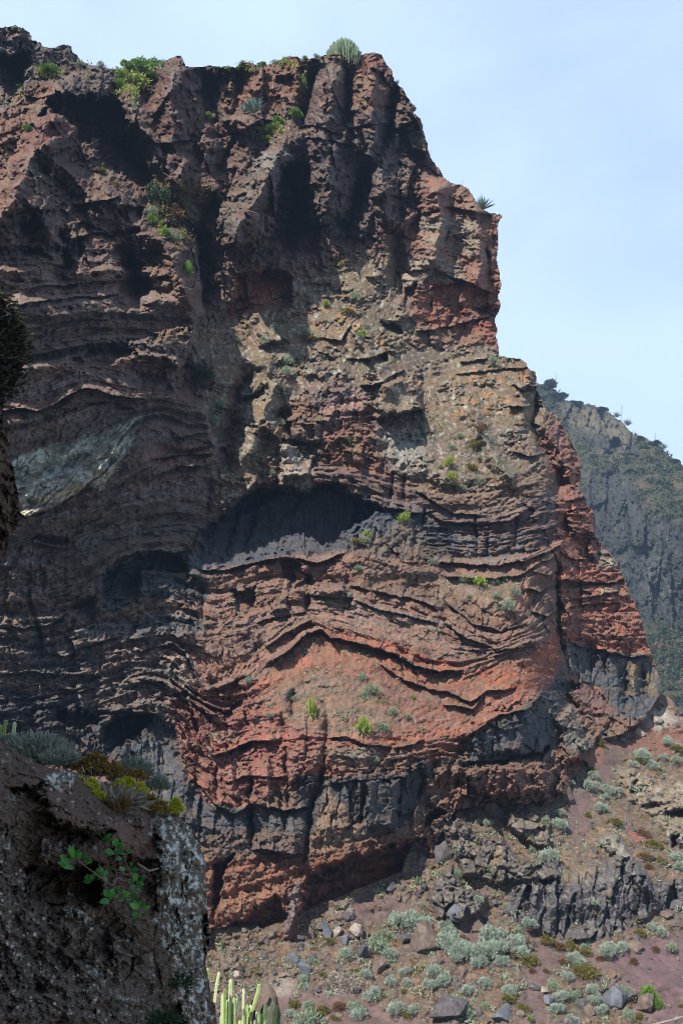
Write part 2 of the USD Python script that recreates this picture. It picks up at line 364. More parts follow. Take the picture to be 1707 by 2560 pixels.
# ---- beds: the height in the pile of beds, followed along the folds
BEDS = [(790, [(0, 800), (46, 790), (115, 792), (184, 787), (260, 785), (400, 790)]), (870, [(0, 895), (65, 883), (153, 868), (214, 856), (264, 853), (400, 860)]),
        (1000, [(0, 1021), (38, 1015), (103, 1023), (153, 994), (199, 969), (245, 967), (283, 983), (360, 990), (440, 985)]), (1035, [(60, 1060), (168, 1029), (218, 1002), (283, 1002), (341, 1017)]),
        (1100, [(40, 1180), (200, 1130), (290, 1060), (345, 1035), (400, 1020)]), (1200, [(60, 1290), (200, 1250), (249, 1233), (320, 1195), (400, 1180), (535, 1150)]), (1300, [(60, 1370), (150, 1350), (290, 1310), (470, 1295)]),
        (1390, [(100, 1480), (200, 1455), (245, 1435), (291, 1395), (344, 1378), (402, 1373), (470, 1372)]), (1560, [(200, 1590), (260, 1567), (318, 1575), (379, 1540), (497, 1540)]),
        (1600, [(100, 1640), (260, 1610), (325, 1598), (432, 1582), (459, 1602), (509, 1617), (560, 1600)]),
        (1640, [(100, 1690), (333, 1625), (436, 1605), (471, 1644), (497, 1701), (509, 1724), (543, 1716), (640, 1690), (672, 1659), (707, 1636), (745, 1602), (768, 1579), (802, 1571), (825, 1590), (913, 1609), (975, 1628), (1036, 1659), (1097, 1674), (1157, 1674), (1230, 1645), (1310, 1610)]),
        (1830, [(100, 1800), (380, 1740), (481, 1777), (511, 1853), (527, 1888), (565, 1876), (622, 1853), (710, 1853), (817, 1850), (1000, 1860), (1140, 1840), (1330, 1750)]),
        (1990, [(300, 1900), (430, 1900), (488, 1949), (538, 2010), (584, 2033), (626, 2006), (718, 2025), (783, 2010), (850, 1940), (910, 1950), (1010, 1930), (1100, 1890)]),
        (2200, [(480, 2220), (600, 2200), (760, 2150), (900, 2130), (1060, 2090)]), (2400, [(480, 2420), (700, 2380), (1000, 2230)]),
        (1400, [(500, 1425), (576, 1420), (653, 1399), (714, 1391), (806, 1400), (863, 1382), (980, 1395), (1099, 1403), (1153, 1409), (1237, 1413), (1306, 1401), (1383, 1371), (1410, 1355)]),
        (1500, [(520, 1530), (600, 1500), (700, 1470), (783, 1487), (844, 1491), (902, 1502), (959, 1525), (1036, 1540), (1097, 1554), (1157, 1588), (1241, 1615), (1317, 1585), (1390, 1500)]),
        (1060, [(800, 1060), (940, 1050)]), (1240, [(600, 1270), (770, 1225), (880, 1235), (960, 1260), (1080, 1288), (1200, 1290), (1390, 1240)]), (960, [(640, 980), (1000, 1000), (1340, 950)]),
        (1090, [(1100, 1110), (1400, 1090)]), (640, [(0, 640), (300, 640), (500, 650), (700, 640), (1000, 640), (1250, 640)]), (100, [(0, 100), (800, 130), (1200, 110)]), (400, [(0, 420), (500, 400), (1000, 410), (1250, 400)]),
        (1430, [(1410, 1440), (1480, 1425), (1550, 1420)]), (1640, [(1420, 1605), (1500, 1632), (1600, 1640)]), (1275, [(1440, 1280), (1480, 1270)]), (1800, [(1450, 1790), (1600, 1790)])]
pts = [(x, y, s - y) for s, line in BEDS for (x, y) in [(a + (b - a) * t, c + (e - c) * t) for (a, c), (b, e) in zip(line, line[1:]) for t in (0, .5)] + [line[-1]]]
C.p[:] = 0
S = C.base(pts, smooth=1.2) + V + .45 * (C.wv - V) + 4 * fb(U / 150, V / 60, 3, 55)


def strata(lam, seed, lat=160.0, sharp=2.2):
    """Hard and soft beds: hard ones stand out with an undercut below."""
    q = S / lam + 0.35 * pn(U / lat, S / (lam * 3), seed)
    a, b = n1(q, seed), n1(q * 2.3 + 40, seed + 1)
    h = np.tanh(sharp * (a + 0.45 * b))
    return h * (0.75 + 0.5 * pn(U / (lat * .35), q * 0.8, seed + 2))


# ---- where each kind of relief rules
def region(*polys, feather=14):
    return np.clip(sum(C.mask(p, feather) for p in polys), 0, 1)

R_alcove = region([(-120, 600), (300, 640), (440, 740), (486, 814), (463, 891), (430, 950), (509, 1021), (543, 1132), (551, 1290), (474, 1372), (240, 1440), (60, 1360), (-120, 1400)])
R_lowleft = region([(-120, 1400), (240, 1440), (474, 1385), (500, 1440), (480, 1600), (440, 1780), (-120, 1900)])
R_beds = region([(480, 1425), (620, 1412), (720, 1391), (863, 1380), (980, 1395), (1237, 1413), (1400, 1360), (1400, 1500), (1330, 1640), (1180, 1690), (1036, 1670), (913, 1615), (802, 1580), (707, 1640), (640, 1700), (560, 1900), (480, 1950), (430, 1780), (440, 1600)])
R_redlow = region([(430, 1700), (640, 1700), (802, 1580), (913, 1615), (1157, 1680), (1390, 1650), (1390, 1750), (1200, 1880), (1080, 1930), (800, 1960), (620, 2030), (520, 2030), (470, 1960)])
R_purple = region([(690, 1200), (760, 1150), (960, 1170), (1080, 1190), (1400, 1190), (1410, 1360), (1237, 1413), (1060, 1380), (1050, 1280), (950, 1255), (830, 1205)])
R_cave = region([(480, 1425), (500, 1315), (560, 1285), (680, 1225), (830, 1200), (950, 1260), (1050, 1290), (1080, 1330), (1060, 1380), (870, 1380), (720, 1390), (600, 1415)])
R_topcrag = region([(-120, 0), (900, 100), (1050, 200), (1060, 500), (900, 640), (760, 640), (690, 700), (560, 700), (500, 700), (300, 640), (-120, 640)])
R_rface = region([(980, 430), (1300, 430), (1300, 880), (1040, 860), (1000, 700)])
R_slope = region([(480, 830), (600, 790), (760, 680), (960, 640), (1010, 760), (1050, 860), (1250, 880), (1360, 1000), (1340, 1150), (1250, 1220), (1050, 1220), (960, 1060), (900, 980), (820, 960), (720, 1000), (620, 1240), (540, 1250)], feather=22)
R_redtri = region([(790, 1040), (880, 950), (940, 1010), (965, 1180), (950, 1255), (830, 1205), (760, 1170)])
R_base = region([(480, 2060), (620, 2090), (770, 2080), (800, 2060), (1070, 2050), (1080, 2140), (700, 2420), (480, 2460)])
R_basalt = region([(730, 1935), (800, 1940), (1050, 1890), (1070, 1990), (1040, 2050), (800, 2080), (740, 2120), (500, 2110), (470, 1990), (620, 2030)], [(1165, 1760), (1360, 1730), (1400, 1880), (1250, 1900), (1160, 1900)], [(1410, 1600), (1660, 1640), (1660, 1790), (1540, 1780), (1420, 1720)], [(300, 1780), (420, 1820), (500, 2030), (380, 2030), (280, 1900)])
R_spur = region([(1392, 1240), (1470, 1230), (1560, 1420), (1650, 1640), (1500, 1640), (1410, 1610), (1390, 1450)])
R_soil = region([(640, 1710), (700, 1660), (795, 1596), (930, 1645), (1060, 1705), (1190, 1750), (1180, 1810), (1000, 1850), (830, 1850), (700, 1820)], [(1090, 1700), (1300, 1680), (1370, 1620), (1350, 1710), (1200, 1790)], [(790, 1520), (930, 1550), (1080, 1590), (1150, 1640), (1000, 1600), (850, 1560)], [(1080, 1440), (1280, 1420), (1300, 1500), (1100, 1500)], [(540, 850), (700, 800), (800, 820), (640, 900), (560, 1000)], [(1060, 1000), (1240, 1010), (1260, 1180), (1080, 1170)], feather=30)
R_craggy = np.clip(1 - R_alcove - R_lowleft - R_beds - R_purple - R_slope - R_cave - R_base - R_soil, 0, 1)

st48, st22, st10 = strata(46, 61, 220), strata(20, 64, 130), strata(9.5, 67, 90)
p = C.p
# large rock masses, then angular blocks of two sizes, then roughness; the distance from the eye sets how large a metre looks
p += 1.1 * fb(U / 190, V / 240, 3, 21) * (0.5 + R_craggy)
big = chunky(C.wu / 74, C.wv / 92, 31, tilt=0.8, step=0.9, crack=0.45, cw=0.07)
mid = chunky(C.wu / 30, C.wv / 36, 32, tilt=0.8, step=0.8, crack=0.5, cw=0.09)
small = chunky(C.wu / 12, C.wv / 12, 33, tilt=0.9, step=0.8, crack=0.4, cw=0.12)
crag = terrace(fb(U / 52, V / 44, 5, 41, 0.55, ridged=True), .28, .62)
rocky = sstep(-.10, .20, fb(U / 78, V / 55, 4, 48, .6))
rough = fb(U / 16, V / 13, 4, 43, 0.66)
bv = fb(U / 120, V / 120, 2, 47)
huge = chunky(C.wu / 150, C.wv / 210, 30, tilt=1.0, step=1.0, crack=0.3, cw=0.05)
p += R_topcrag * (1.6 * huge + 1.15 * big * (.7 + bv) + 0.6 * mid * (.8 + 1.2 * bv) + 0.42 * small + 0.75 * crag * (.7 - bv) + 0.2 * rough)
p += R_rface * (0.7 * huge + 0.65 * big + 0.45 * mid + 0.15 * small + 0.35 * crag + 0.12 * rough)
p += R_slope * ((.14 + .95 * rocky) * (0.18 * st48 + 0.4 * huge + 0.45 * big + 0.45 * mid + 0.36 * small + 0.40 * crag) + 0.10 * rough)
bl1, bl2 = chunky(C.wu / 54 + .4 * n1(S / 26, 79), S / 17, 75, .75, 1.1, .7, .09), chunky(C.wu / 13 + n1(S / 12, 78), S / 7.5, 76, .8, 1.0, .5, .12)
p += (.6 * R_beds + .6 * R_redlow + R_spur + .8 * R_purple + .8 * R_lowleft + .8 * R_alcove + .9 * R_slope * rocky + .6 * R_rface).clip(0, 1) * (0.42 * bl1 + 0.30 * bl2)
p += R_alcove * (0.9 * st48 + (.15 + .55 * sstep(-.15, .25, fb(U / 120, V / 80, 3, 58))) * st22 + 0.16 * st10 + 0.30 * crag + 0.25 * mid + 0.12 * rough)
p += R_lowleft * (0.25 * st48 + 0.34 * st22 + 0.16 * st10 + 0.55 * big + 0.48 * mid + 0.22 * small + 0.5 * crag + 0.14 * rough)
thin = sstep(-.1, .3, fb(U / 140, V / 90, 3, 49))
p += R_beds * (0.36 * st48 + (.12 + .4 * thin) * st22 + (.06 + .2 * thin) * st10 + 0.30 * big + 0.28 * mid + 0.08 * small + 0.10 * rough)
p += R_purple * (0.20 * st22 + 0.17 * st10 + 0.30 * big + 0.18 * mid + 0.12 * crag + 0.06 * rough)
p += R_redtri * (0.24 * st22 + 0.24 * st10 + 0.15 * mid)
p += R_redlow * (0.24 * st48 + (.04 + .25 * thin) * st22 + .14 * thin * st10 + 0.5 * big + 0.36 * mid + 0.13 * small + 0.15 * crag + 0.10 * rough)
p += R_cave * (0.55 * chunky(C.wu / 44, C.wv / 120, 71, 0.8, 1.0, 0.8, 0.06) + 0.35 * mid + .25 * small + .15 * rough)
cols = chunky(C.wu / 26, C.wv / 95, 73, tilt=0.55, step=0.9, crack=0.6, cw=0.08)
p += R_basalt * (0.75 * cols + 0.28 * mid + 0.10 * small + 0.1 * rough)
p += R_base * (0.45 * crag + 0.32 * mid + 0.20 * small + 0.22 * st22 + 0.16 * rough)
p += R_spur * (0.30 * st48 + 0.24 * st22 + 0.12 * st10 + 0.35 * big + 0.35 * mid + 0.16 * small + 0.3 * crag)
rest = np.clip(1 - R_topcrag - R_rface - R_slope - R_alcove - R_lowleft - R_beds - R_purple - R_redlow - R_cave - R_basalt - R_base - R_spur - R_soil, 0, 1)
p += rest * (0.6 * huge + 0.7 * big + 0.55 * mid + 0.4 * small + 0.5 * crag + .2 * rough)
tuff = C.mask([(25, 1150), (120, 1120), (210, 1095), (280, 1075), (350, 1038), (345, 1060), (320, 1080), (292, 1125), (265, 1190), (235, 1210), (185, 1245), (110, 1270), (65, 1290), (25, 1245)], 8)
qd = .69 * C.wu + .72 * C.wv + 10 * pn(U / 60, V / 60, 50)
p += .55 * tuff * (.55 * np.tanh(2 * n1(qd / 11, 51)) + .35 * np.tanh(2 * n1(qd / 5, 52)) + .8 * n1(qd / 30, 53) + .25 * small)
p *= 1 - .8 * R_soil
p += R_soil * (0.05 * small + 0.07 * rough + .30 * fb(U / 70, V / 60, 3, 77))

# ---- hollows, blocks, jutting beds and clefts that can be told apart
HOLLOWS = [
    (6.5, 14, [(100, 285), (145, 231), (214, 243), (283, 247), (318, 270), (318, 304), (302, 308), (302, 342), (333, 377), (367, 423), (367, 480), (341, 469), (283, 423), (245, 407), (241, 354), (199, 357), (180, 308), (126, 277)]),
    (3.0, 7, [(287, 526), (314, 511), (360, 515), (358, 553), (329, 564), (302, 549)]), (2.5, 14, [(500, 193), (520, 180), (577, 178), (575, 270), (523, 277), (490, 262)]),
    (3.5, 14, [(745, 407), (768, 423), (760, 499), (775, 549), (806, 568), (802, 630), (720, 650), (653, 640), (691, 549), (691, 461), (714, 407)]),
    (2.2, 8, [(890, 430), (925, 420), (905, 530), (880, 560)]), (2.4, 8, [(588, 688), (653, 675), (714, 677), (730, 692), (726, 768), (691, 788), (645, 784), (615, 814), (519, 822), (592, 742)]),
    (4.8, 14, [(490, 1415), (505, 1325), (551, 1292), (595, 1250), (640, 1225), (690, 1215), (760, 1228), (830, 1205), (880, 1235), (960, 1265), (930, 1290), (880, 1330), (840, 1362), (800, 1390), (700, 1382), (600, 1410)]),
    (3.2, 9, [(249, 1456), (291, 1410), (344, 1386), (421, 1382), (467, 1398), (471, 1433), (383, 1425), (352, 1433), (344, 1502), (279, 1513), (252, 1490)]),
    (1.6, 8, [(164, 1521), (199, 1498), (237, 1490), (245, 1559), (199, 1552), (184, 1533)]), (3.5, 9, [(250, 1828), (286, 1789), (343, 1785), (386, 1789), (382, 1810), (339, 1842), (303, 1867), (271, 1878), (246, 1856)]),
    (3.6, 12, [(770, 2190), (850, 2150), (960, 2120), (1062, 2095), (1070, 2150), (1025, 2240), (900, 2275), (830, 2300), (740, 2370), (750, 2280)]), (2.2, 9, [(530, 2330), (600, 2300), (690, 2240), (718, 2290), (690, 2360), (620, 2400), (540, 2440), (505, 2440)]),
    (2.2, 8, [(530, 2160), (580, 2140), (555, 2200), (540, 2300), (530, 2300)]), (2.2, 6, [(1225, 1908), (1262, 1892), (1348, 1878), (1375, 1860), (1352, 1905), (1290, 1920)]), (2.6, 7, [(1059, 2044), (1099, 2017), (1117, 2030), (1081, 2066), (1059, 2075)]),
    (2.0, 16, [(1390, 1714), (1436, 1698), (1440, 1767), (1398, 1783)]), (1.3, 12, [(1383, 1168), (1413, 1168), (1417, 1218), (1402, 1225)]), (1.8, 8, [(1413, 1909), (1451, 1897), (1470, 1928), (1451, 1947), (1413, 1943)]),
    (5.5, 12, [(-80, 125), (60, 130), (82, 150), (60, 210), (20, 270), (-80, 300)]), (1.8, 6, [(955, 807), (1005, 814), (1009, 840), (960, 830)]), (2.2, 5, [(909, 898), (967, 883), (971, 906), (917, 912)]), (1.6, 6, [(607, 1000), (660, 968), (665, 985), (615, 1012)]),
    (3.0, 16, [(306, 638), (325, 623), (364, 669), (383, 726), (306, 791), (283, 768)]), (2.2, 14, [(150, 620), (200, 600), (240, 690), (160, 690)]), (2.0, 14, [(180, 890), (280, 860), (330, 880), (250, 930), (160, 940)]), (2.0, 12, [(330, 920), (430, 940), (440, 990), (350, 970)]),
    (1.6, 10, [(930, 170), (960, 180), (975, 215), (950, 225), (935, 205)]), (1.5, 9, [(690, 190), (740, 185), (735, 230), (695, 235)]), (1.4, 5, [(78, 1343), (100, 1336), (172, 1352), (168, 1366), (90, 1352)]), (2.2, 12, [(140, 1770), (230, 1780), (260, 1800), (200, 1830), (130, 1800)]),
    (1.6, 8, [(1010, 720), (1040, 710), (1040, 780), (1005, 790)]), (1.6, 8, [(1015, 560), (1050, 530), (1050, 600), (1015, 610)]), (1.4, 8, [(1190, 770), (1230, 760), (1225, 790), (1195, 790)]), (.9, 9, [(1390, 1310), (1420, 1300), (1430, 1340), (1395, 1345)]),
    (2.4, 8, [(560, 1270), (640, 1210), (690, 1200), (700, 1240), (600, 1290)]), (2.0, 8, [(580, 1480), (640, 1470), (640, 1530), (590, 1540)]), (2.0, 8, [(700, 1400), (740, 1400), (780, 1440), (770, 1480), (720, 1480)])]
for h, wd, q in [(-5.0, 30, [(500, 150), (525, 250), (575, 370), (530, 470)]), (-5.0, 26, [(545, 470), (500, 580), (520, 700), (505, 800)]), (-5.5, 30, [(250, 230), (310, 330), (370, 440), (400, 520)]), (-3.5, 26, [(290, 600), (335, 680), (350, 790)]), (-5.5, 30, [(715, 380), (745, 470), (740, 560), (700, 650)]), (-3.6, 22, [(925, 390), (900, 480), (875, 560), (850, 630)]), (-3.5, 17, [(990, 190), (975, 320), (935, 410)]),
                 (-3.5, 18, [(795, 150), (772, 240), (745, 330)]), (-3.5, 24, [(640, 900), (600, 980), (570, 1100), (560, 1210)]), (-3.5, 20, [(870, 140), (868, 230), (862, 330)]), (-4.0, 26, [(590, 160), (600, 230), (570, 300)]), (-3.0, 22, [(1000, 560), (990, 640), (1010, 760)]), (-3.5, 26, [(150, 560), (170, 640), (140, 720)]),
                 (-3.0, 18, [(1345, 960), (1330, 1060), (1390, 1180), (1410, 1260)]), (-3.0, 20, [(690, 1010), (730, 1090), (780, 1180)]),
                 (4.5, 44, [(195, 170), (130, 300), (50, 460), (-44, 610)]), (4.0, 28, [(440, 145), (425, 260), (440, 360), (470, 480)]), (5.0, 34, [(740, 300), (690, 400), (625, 520), (565, 640)]), (4.0, 34, [(840, 140), (805, 320), (830, 460), (800, 590)]), (3.2, 26, [(930, 135), (930, 280), (955, 430), (975, 600)]), (4.0, 34, [(230, 420), (320, 540), (430, 640), (485, 800)]),
                 (3.0, 30, [(1090, 430), (1100, 560), (1080, 680)]), (2.5, 26, [(1180, 480), (1200, 620), (1190, 740)]), (2.5, 26, [(640, 860), (690, 960), (640, 1080), (600, 1180)]), (2.5, 28, [(860, 800), (930, 900), (990, 1000)]), (3.0, 30, [(60, 470), (140, 600), (230, 700)]), (3.0, 26, [(290, 200), (350, 300), (420, 420), (470, 500)]), (2.6, 24, [(110, 380), (190, 450), (280, 560)]), (2.4, 24, [(1150, 980), (1210, 1100), (1290, 1230)])]:
    C.swell(q, h, wd)
for h, e, q in HOLLOWS:
    C.bump(q, -h, e)
BLOCKS = [
    (2.6, 14, [(314, 860), (383, 845), (474, 799), (486, 830), (463, 891), (448, 921), (402, 902), (325, 891)]), (3.2, 14, [(600, 470), (650, 380), (700, 362), (735, 390), (710, 440), (690, 500), (688, 545), (640, 620), (560, 610), (540, 560), (545, 520)]),
    (2.2, 7, [(940, 1006), (952, 960), (1028, 944), (1051, 983), (1051, 1021), (944, 1046)]), (1.6, 8, [(695, 1110), (760, 1110), (787, 1140), (770, 1190), (700, 1200)]), (1.8, 10, [(420, 145), (465, 140), (470, 200), (400, 260), (410, 190)]),
    (2.2, 10, [(150, 190), (220, 165), (285, 170), (285, 200), (270, 240), (200, 243), (165, 235)]), (1.6, 9, [(20, 470), (60, 440), (130, 430), (145, 470), (120, 520), (20, 525)]), (1.5, 9, [(910, 1950), (1000, 1950), (990, 2072), (920, 2070)]),
    (1.4, 8, [(1180, 1800), (1320, 1770), (1345, 1790), (1300, 1880), (1190, 1890)]), (2.4, 12, [(1150, 1920), (1330, 1900), (1390, 1920), (1370, 1985), (1200, 1995)]), (1.2, 7, [(730, 1420), (770, 1418), (768, 1455), (735, 1465)]),
    (1.3, 7, [(672, 1505), (714, 1490), (720, 1520), (680, 1530)]), (1.0, 6, [(790, 1460), (860, 1460), (865, 1485), (800, 1485)]), (1.6, 8, [(570, 300), (620, 280), (660, 305), (600, 330)]), (1.5, 8, [(885, 300), (940, 330), (930, 390), (880, 380)]),
    (2.0, 10, [(1395, 1800), (1425, 1770), (1475, 1870), (1440, 1905), (1410, 1915)]), (1.5, 8, [(1435, 1960), (1400, 1930), (1385, 1980), (1410, 2005)]), (1.6, 9, [(640, 830), (700, 810), (720, 850), (650, 870)]), (1.6, 9, [(650, 1060), (750, 1030), (800, 1060), (790, 1110), (690, 1100)]),
    (1.4, 8, [(1290, 905), (1330, 925), (1340, 965), (1300, 970)]), (1.6, 8, [(1420, 1270), (1480, 1280), (1488, 1330), (1440, 1340), (1415, 1310)]), (1.5, 8, [(1470, 1355), (1500, 1360), (1490, 1395), (1465, 1390)]), (2.0, 10, [(1010, 180), (1060, 300), (1070, 380), (1020, 380), (1010, 260)]),
    (1.6, 8, [(905, 530), (930, 535), (915, 600), (880, 590)]), (1.4, 7, [(925, 465), (955, 480), (945, 500), (915, 495)]), (1.8, 8, [(100, 350), (190, 320), (175, 370), (100, 400)]), (1.6, 8, [(240, 300), (330, 310), (330, 350), (290, 360)])]
for h, e, q in BLOCKS:
    C.bump(q, h, e)
LEDGES = [  # (stands out, cut in, reach above, reach below, line from left to right)
    (1.5, 1.6, 12, 22, [(-45, 1032), (0, 1027), (38, 1021), (103, 1028), (153, 1000), (199, 975), (245, 973), (283, 989), (360, 997)]), (0.9, 1.2, 8, 16, [(150, 1040), (168, 1032), (218, 1006), (283, 1006), (341, 1021)]),
    (1.3, 1.3, 22, 20, [(50, 893), (153, 875), (214, 862), (290, 855)]), (1.0, 1.0, 18, 18, [(40, 830), (115, 812), (184, 800), (280, 795)]), (1.0, 0.9, 16, 16, [(40, 762), (150, 745), (240, 742), (300, 735)]), (0.8, 0.8, 14, 14, [(60, 720), (150, 712), (300, 700), (440, 690)]),
    (1.2, 1.2, 22, 22, [(325, 900), (402, 908), (440, 925), (470, 905)]), (1.0, 1.2, 12, 16, [(280, 1000), (365, 998)]), (1.4, 1.5, 30, 16, [(30, 1275), (65, 1290), (120, 1275), (200, 1228), (260, 1165), (300, 1100), (345, 1045)]), (0.8, 1.0, 12, 18, [(0, 1070), (40, 1062), (95, 1050)]),
    (0.9, 0.9, 10, 12, [(375, 1150), (440, 1140), (530, 1130)]), (0.9, 0.9, 10, 12, [(430, 1095), (470, 1090), (525, 1085)]), (0.9, 0.9, 12, 14, [(440, 1130), (540, 1108)]), (0.9, 0.9, 12, 14, [(380, 1190), (440, 1170), (535, 1160)]), (0.8, 0.8, 14, 14, [(255, 1260), (300, 1210), (360, 1170), (380, 1165)]),
    (1.4, 2.0, 22, 14, [(240, 1455), (260, 1430), (291, 1398), (344, 1380), (402, 1376), (440, 1383), (474, 1376), (497, 1320)]), (0.7, 0.8, 10, 10, [(70, 1350), (100, 1335), (180, 1345)]), (0.9, 0.9, 10, 10, [(75, 1358), (172, 1370), (182, 1350)]),
    (1.2, 1.3, 14, 12, [(500, 1428), (576, 1423), (653, 1403), (714, 1395), (806, 1407), (835, 1395), (863, 1384)]), (1.0, 1.3, 16, 10, [(1060, 1398), (1099, 1405), (1153, 1411), (1237, 1415), (1306, 1403), (1383, 1374), (1410, 1359)]),
    (0.8, 0.8, 8, 10, [(1110, 1440), (1200, 1450), (1300, 1440), (1350, 1410), (1400, 1385)]), (1.5, 1.6, 16, 18, [(660, 1668), (707, 1640), (745, 1606), (768, 1584), (802, 1576), (825, 1595), (913, 1613), (975, 1632), (1036, 1664), (1097, 1679), (1160, 1679)]),
    (0.9, 1.0, 12, 12, [(760, 1490), (783, 1490), (844, 1494), (880, 1494)]), (0.8, 0.8, 12, 12, [(870, 1462), (920, 1475), (990, 1490), (1040, 1500), (1100, 1530)]), (0.7, 0.7, 8, 8, [(890, 1500), (959, 1528), (1036, 1545), (1097, 1560)]), (0.8, 0.8, 9, 9, [(640, 1560), (690, 1545), (770, 1530)]), (0.8, 0.9, 10, 10, [(660, 1620), (720, 1580), (780, 1550)]),
    (0.8, 0.8, 9, 10, [(1107, 1556), (1157, 1591), (1241, 1629), (1317, 1619), (1340, 1600)]), (0.6, 0.7, 8, 8, [(1110, 1500), (1180, 1560), (1250, 1580), (1320, 1560)]), (0.7, 0.8, 9, 9, [(1230, 1640), (1300, 1625), (1330, 1600)]),
    (0.8, 0.9, 10, 10, [(945, 1660), (990, 1690), (1040, 1715), (1110, 1730), (1170, 1755), (1190, 1745), (1220, 1730), (1290, 1720)]), (0.8, 0.9, 10, 10, [(1107, 1760), (1180, 1775), (1210, 1735)]), (1.0, 1.2, 12, 12, [(1170, 1840), (1250, 1790), (1320, 1775), (1355, 1735)]),
    (0.9, 1.0, 10, 12, [(330, 1630), (436, 1610), (471, 1648), (497, 1706), (509, 1729), (543, 1721), (600, 1700)]), (0.9, 1.0, 10, 12, [(325, 1600), (432, 1586), (459, 1606), (509, 1622)]), (1.0, 1.0, 10, 14, [(350, 1700), (405, 1705), (450, 1730)]), (1.0, 1.0, 10, 12, [(480, 1760), (530, 1790), (565, 1780), (600, 1750)]),
    (1.3, 1.5, 14, 16, [(481, 1780), (500, 1830), (511, 1857), (527, 1892), (565, 1880), (622, 1856), (690, 1850)]), (1.2, 1.3, 18, 14, [(488, 1952), (538, 2014), (584, 2037), (626, 2010), (718, 2028), (783, 2015)]), (0.8, 0.8, 12, 10, [(560, 1960), (625, 1940), (718, 1945)]), (1.2, 1.5, 16, 14, [(625, 2125), (690, 2128), (760, 2140)]),
    (0.7, 0.8, 10, 10, [(815, 1850), (860, 1842), (910, 1862), (1000, 1872), (1060, 1850)]), (0.8, 0.8, 12, 10, [(820, 1960), (910, 1950), (1020, 1945), (1050, 1915)]), (1.0, 1.2, 14, 16, [(800, 2180), (850, 2165), (960, 2130), (1060, 2095)]), (0.9, 1.0, 12, 12, [(790, 2210), (900, 2180), (1050, 2150)]),
    (1.4, 1.5, 16, 12, [(1150, 1985), (1216, 2004), (1316, 2010), (1378, 1994)]), (1.0, 1.2, 14, 10, [(1160, 1905), (1240, 1905), (1345, 1885)]), (1.0, 1.4, 18, 12, [(700, 1300), (760, 1240), (830, 1212), (880, 1240), (960, 1268), (1050, 1283), (1090, 1275)]),
    (0.8, 1.0, 14, 10, [(1075, 1285), (1110, 1305), (1200, 1312), (1280, 1300), (1330, 1265)]), (0.8, 0.8, 12, 10, [(1040, 1225), (1120, 1280), (1200, 1290)]), (2.0, 2.2, 20, 22, [(938, 1050), (1000, 1035), (1056, 1022)]), (1.2, 1.3, 12, 12, [(870, 900), (910, 895), (968, 880)]),
    (1.0, 1.1, 12, 12, [(900, 965), (960, 955), (1010, 925)]), (0.8, 0.9, 12, 10, [(780, 845), (850, 850), (880, 810)]), (0.7, 0.8, 10, 10, [(1150, 905), (1180, 905), (1225, 895)]), (0.6, 0.6, 10, 8, [(1140, 935), (1230, 925), (1320, 920)]), (0.9, 0.9, 14, 12, [(1280, 960), (1310, 977), (1345, 968)]),
    (0.9, 0.9, 12, 12, [(1270, 1020), (1320, 1015), (1360, 1015)]), (0.8, 0.8, 12, 10, [(1280, 1130), (1340, 1140), (1375, 1130)]), (0.7, 0.9, 16, 12, [(1050, 535), (1130, 515), (1230, 540)]), (0.9, 0.9, 14, 10, [(1010, 680), (1080, 670), (1130, 690), (1230, 730)]), (0.8, 0.9, 14, 12, [(1050, 730), (1150, 700), (1240, 735)]),
    (0.9, 0.9, 16, 12, [(1040, 830), (1130, 815), (1230, 790)]), (1.2, 1.2, 18, 14, [(745, 315), (800, 315), (850, 335)]), (1.0, 1.0, 14, 12, [(760, 345), (830, 350), (900, 370)]), (1.0, 1.1, 14, 12, [(1030, 280), (1055, 325)]), (1.3, 1.3, 16, 16, [(10, 540), (70, 520), (135, 525), (160, 500)]),
    (1.2, 1.2, 16, 14, [(180, 600), (240, 580), (290, 590)]), (1.4, 1.3, 18, 16, [(180, 510), (250, 500), (300, 490)]), (1.2, 1.0, 16, 14, [(600, 330), (650, 300), (700, 300)]), (1.2, 1.4, 16, 14, [(1400, 1450), (1440, 1452), (1500, 1460), (1540, 1455), (1560, 1440)]), (0.9, 1.0, 9, 9, [(1420, 1500), (1500, 1490), (1550, 1478)]),
    (0.9, 0.9, 10, 9, [(1420, 1520), (1480, 1512), (1550, 1505)]), (0.8, 1.1, 14, 10, [(1415, 1603), (1450, 1618), (1500, 1626), (1580, 1645), (1620, 1640)]), (1.1, 1.1, 12, 10, [(1410, 1255), (1463, 1243)]), (0.9, 0.9, 10, 8, [(1415, 1278), (1468, 1268)]), (0.9, 0.9, 12, 12, [(1430, 1345), (1490, 1345)]), (0.9, 0.8, 10, 10, [(1400, 1380), (1440, 1400), (1480, 1398)]),
    (1.0, 1.0, 10, 10, [(1330, 1430), (1370, 1440), (1400, 1425)]), (1.0, 1.0, 10, 10, [(1310, 1470), (1350, 1480), (1395, 1455)]), (0.9, 0.9, 10, 10, [(1330, 1530), (1370, 1545), (1395, 1520)]), (0.9, 0.9, 10, 12, [(0, 1560), (60, 1570), (130, 1560), (170, 1530)]), (0.9, 0.9, 12, 12, [(110, 1630), (160, 1640), (230, 1610), (300, 1590)]),
    (0.9, 1.0, 12, 14, [(0, 1690), (60, 1680), (150, 1685), (260, 1690)]), (1.0, 1.1, 14, 14, [(240, 1775), (330, 1780), (400, 1790)]), (0.9, 1.0, 12, 12, [(120, 1720), (200, 1730), (240, 1720)])]
for o, c, a, b, q in LEDGES:
    C.ledge(q, o, c, a, b)
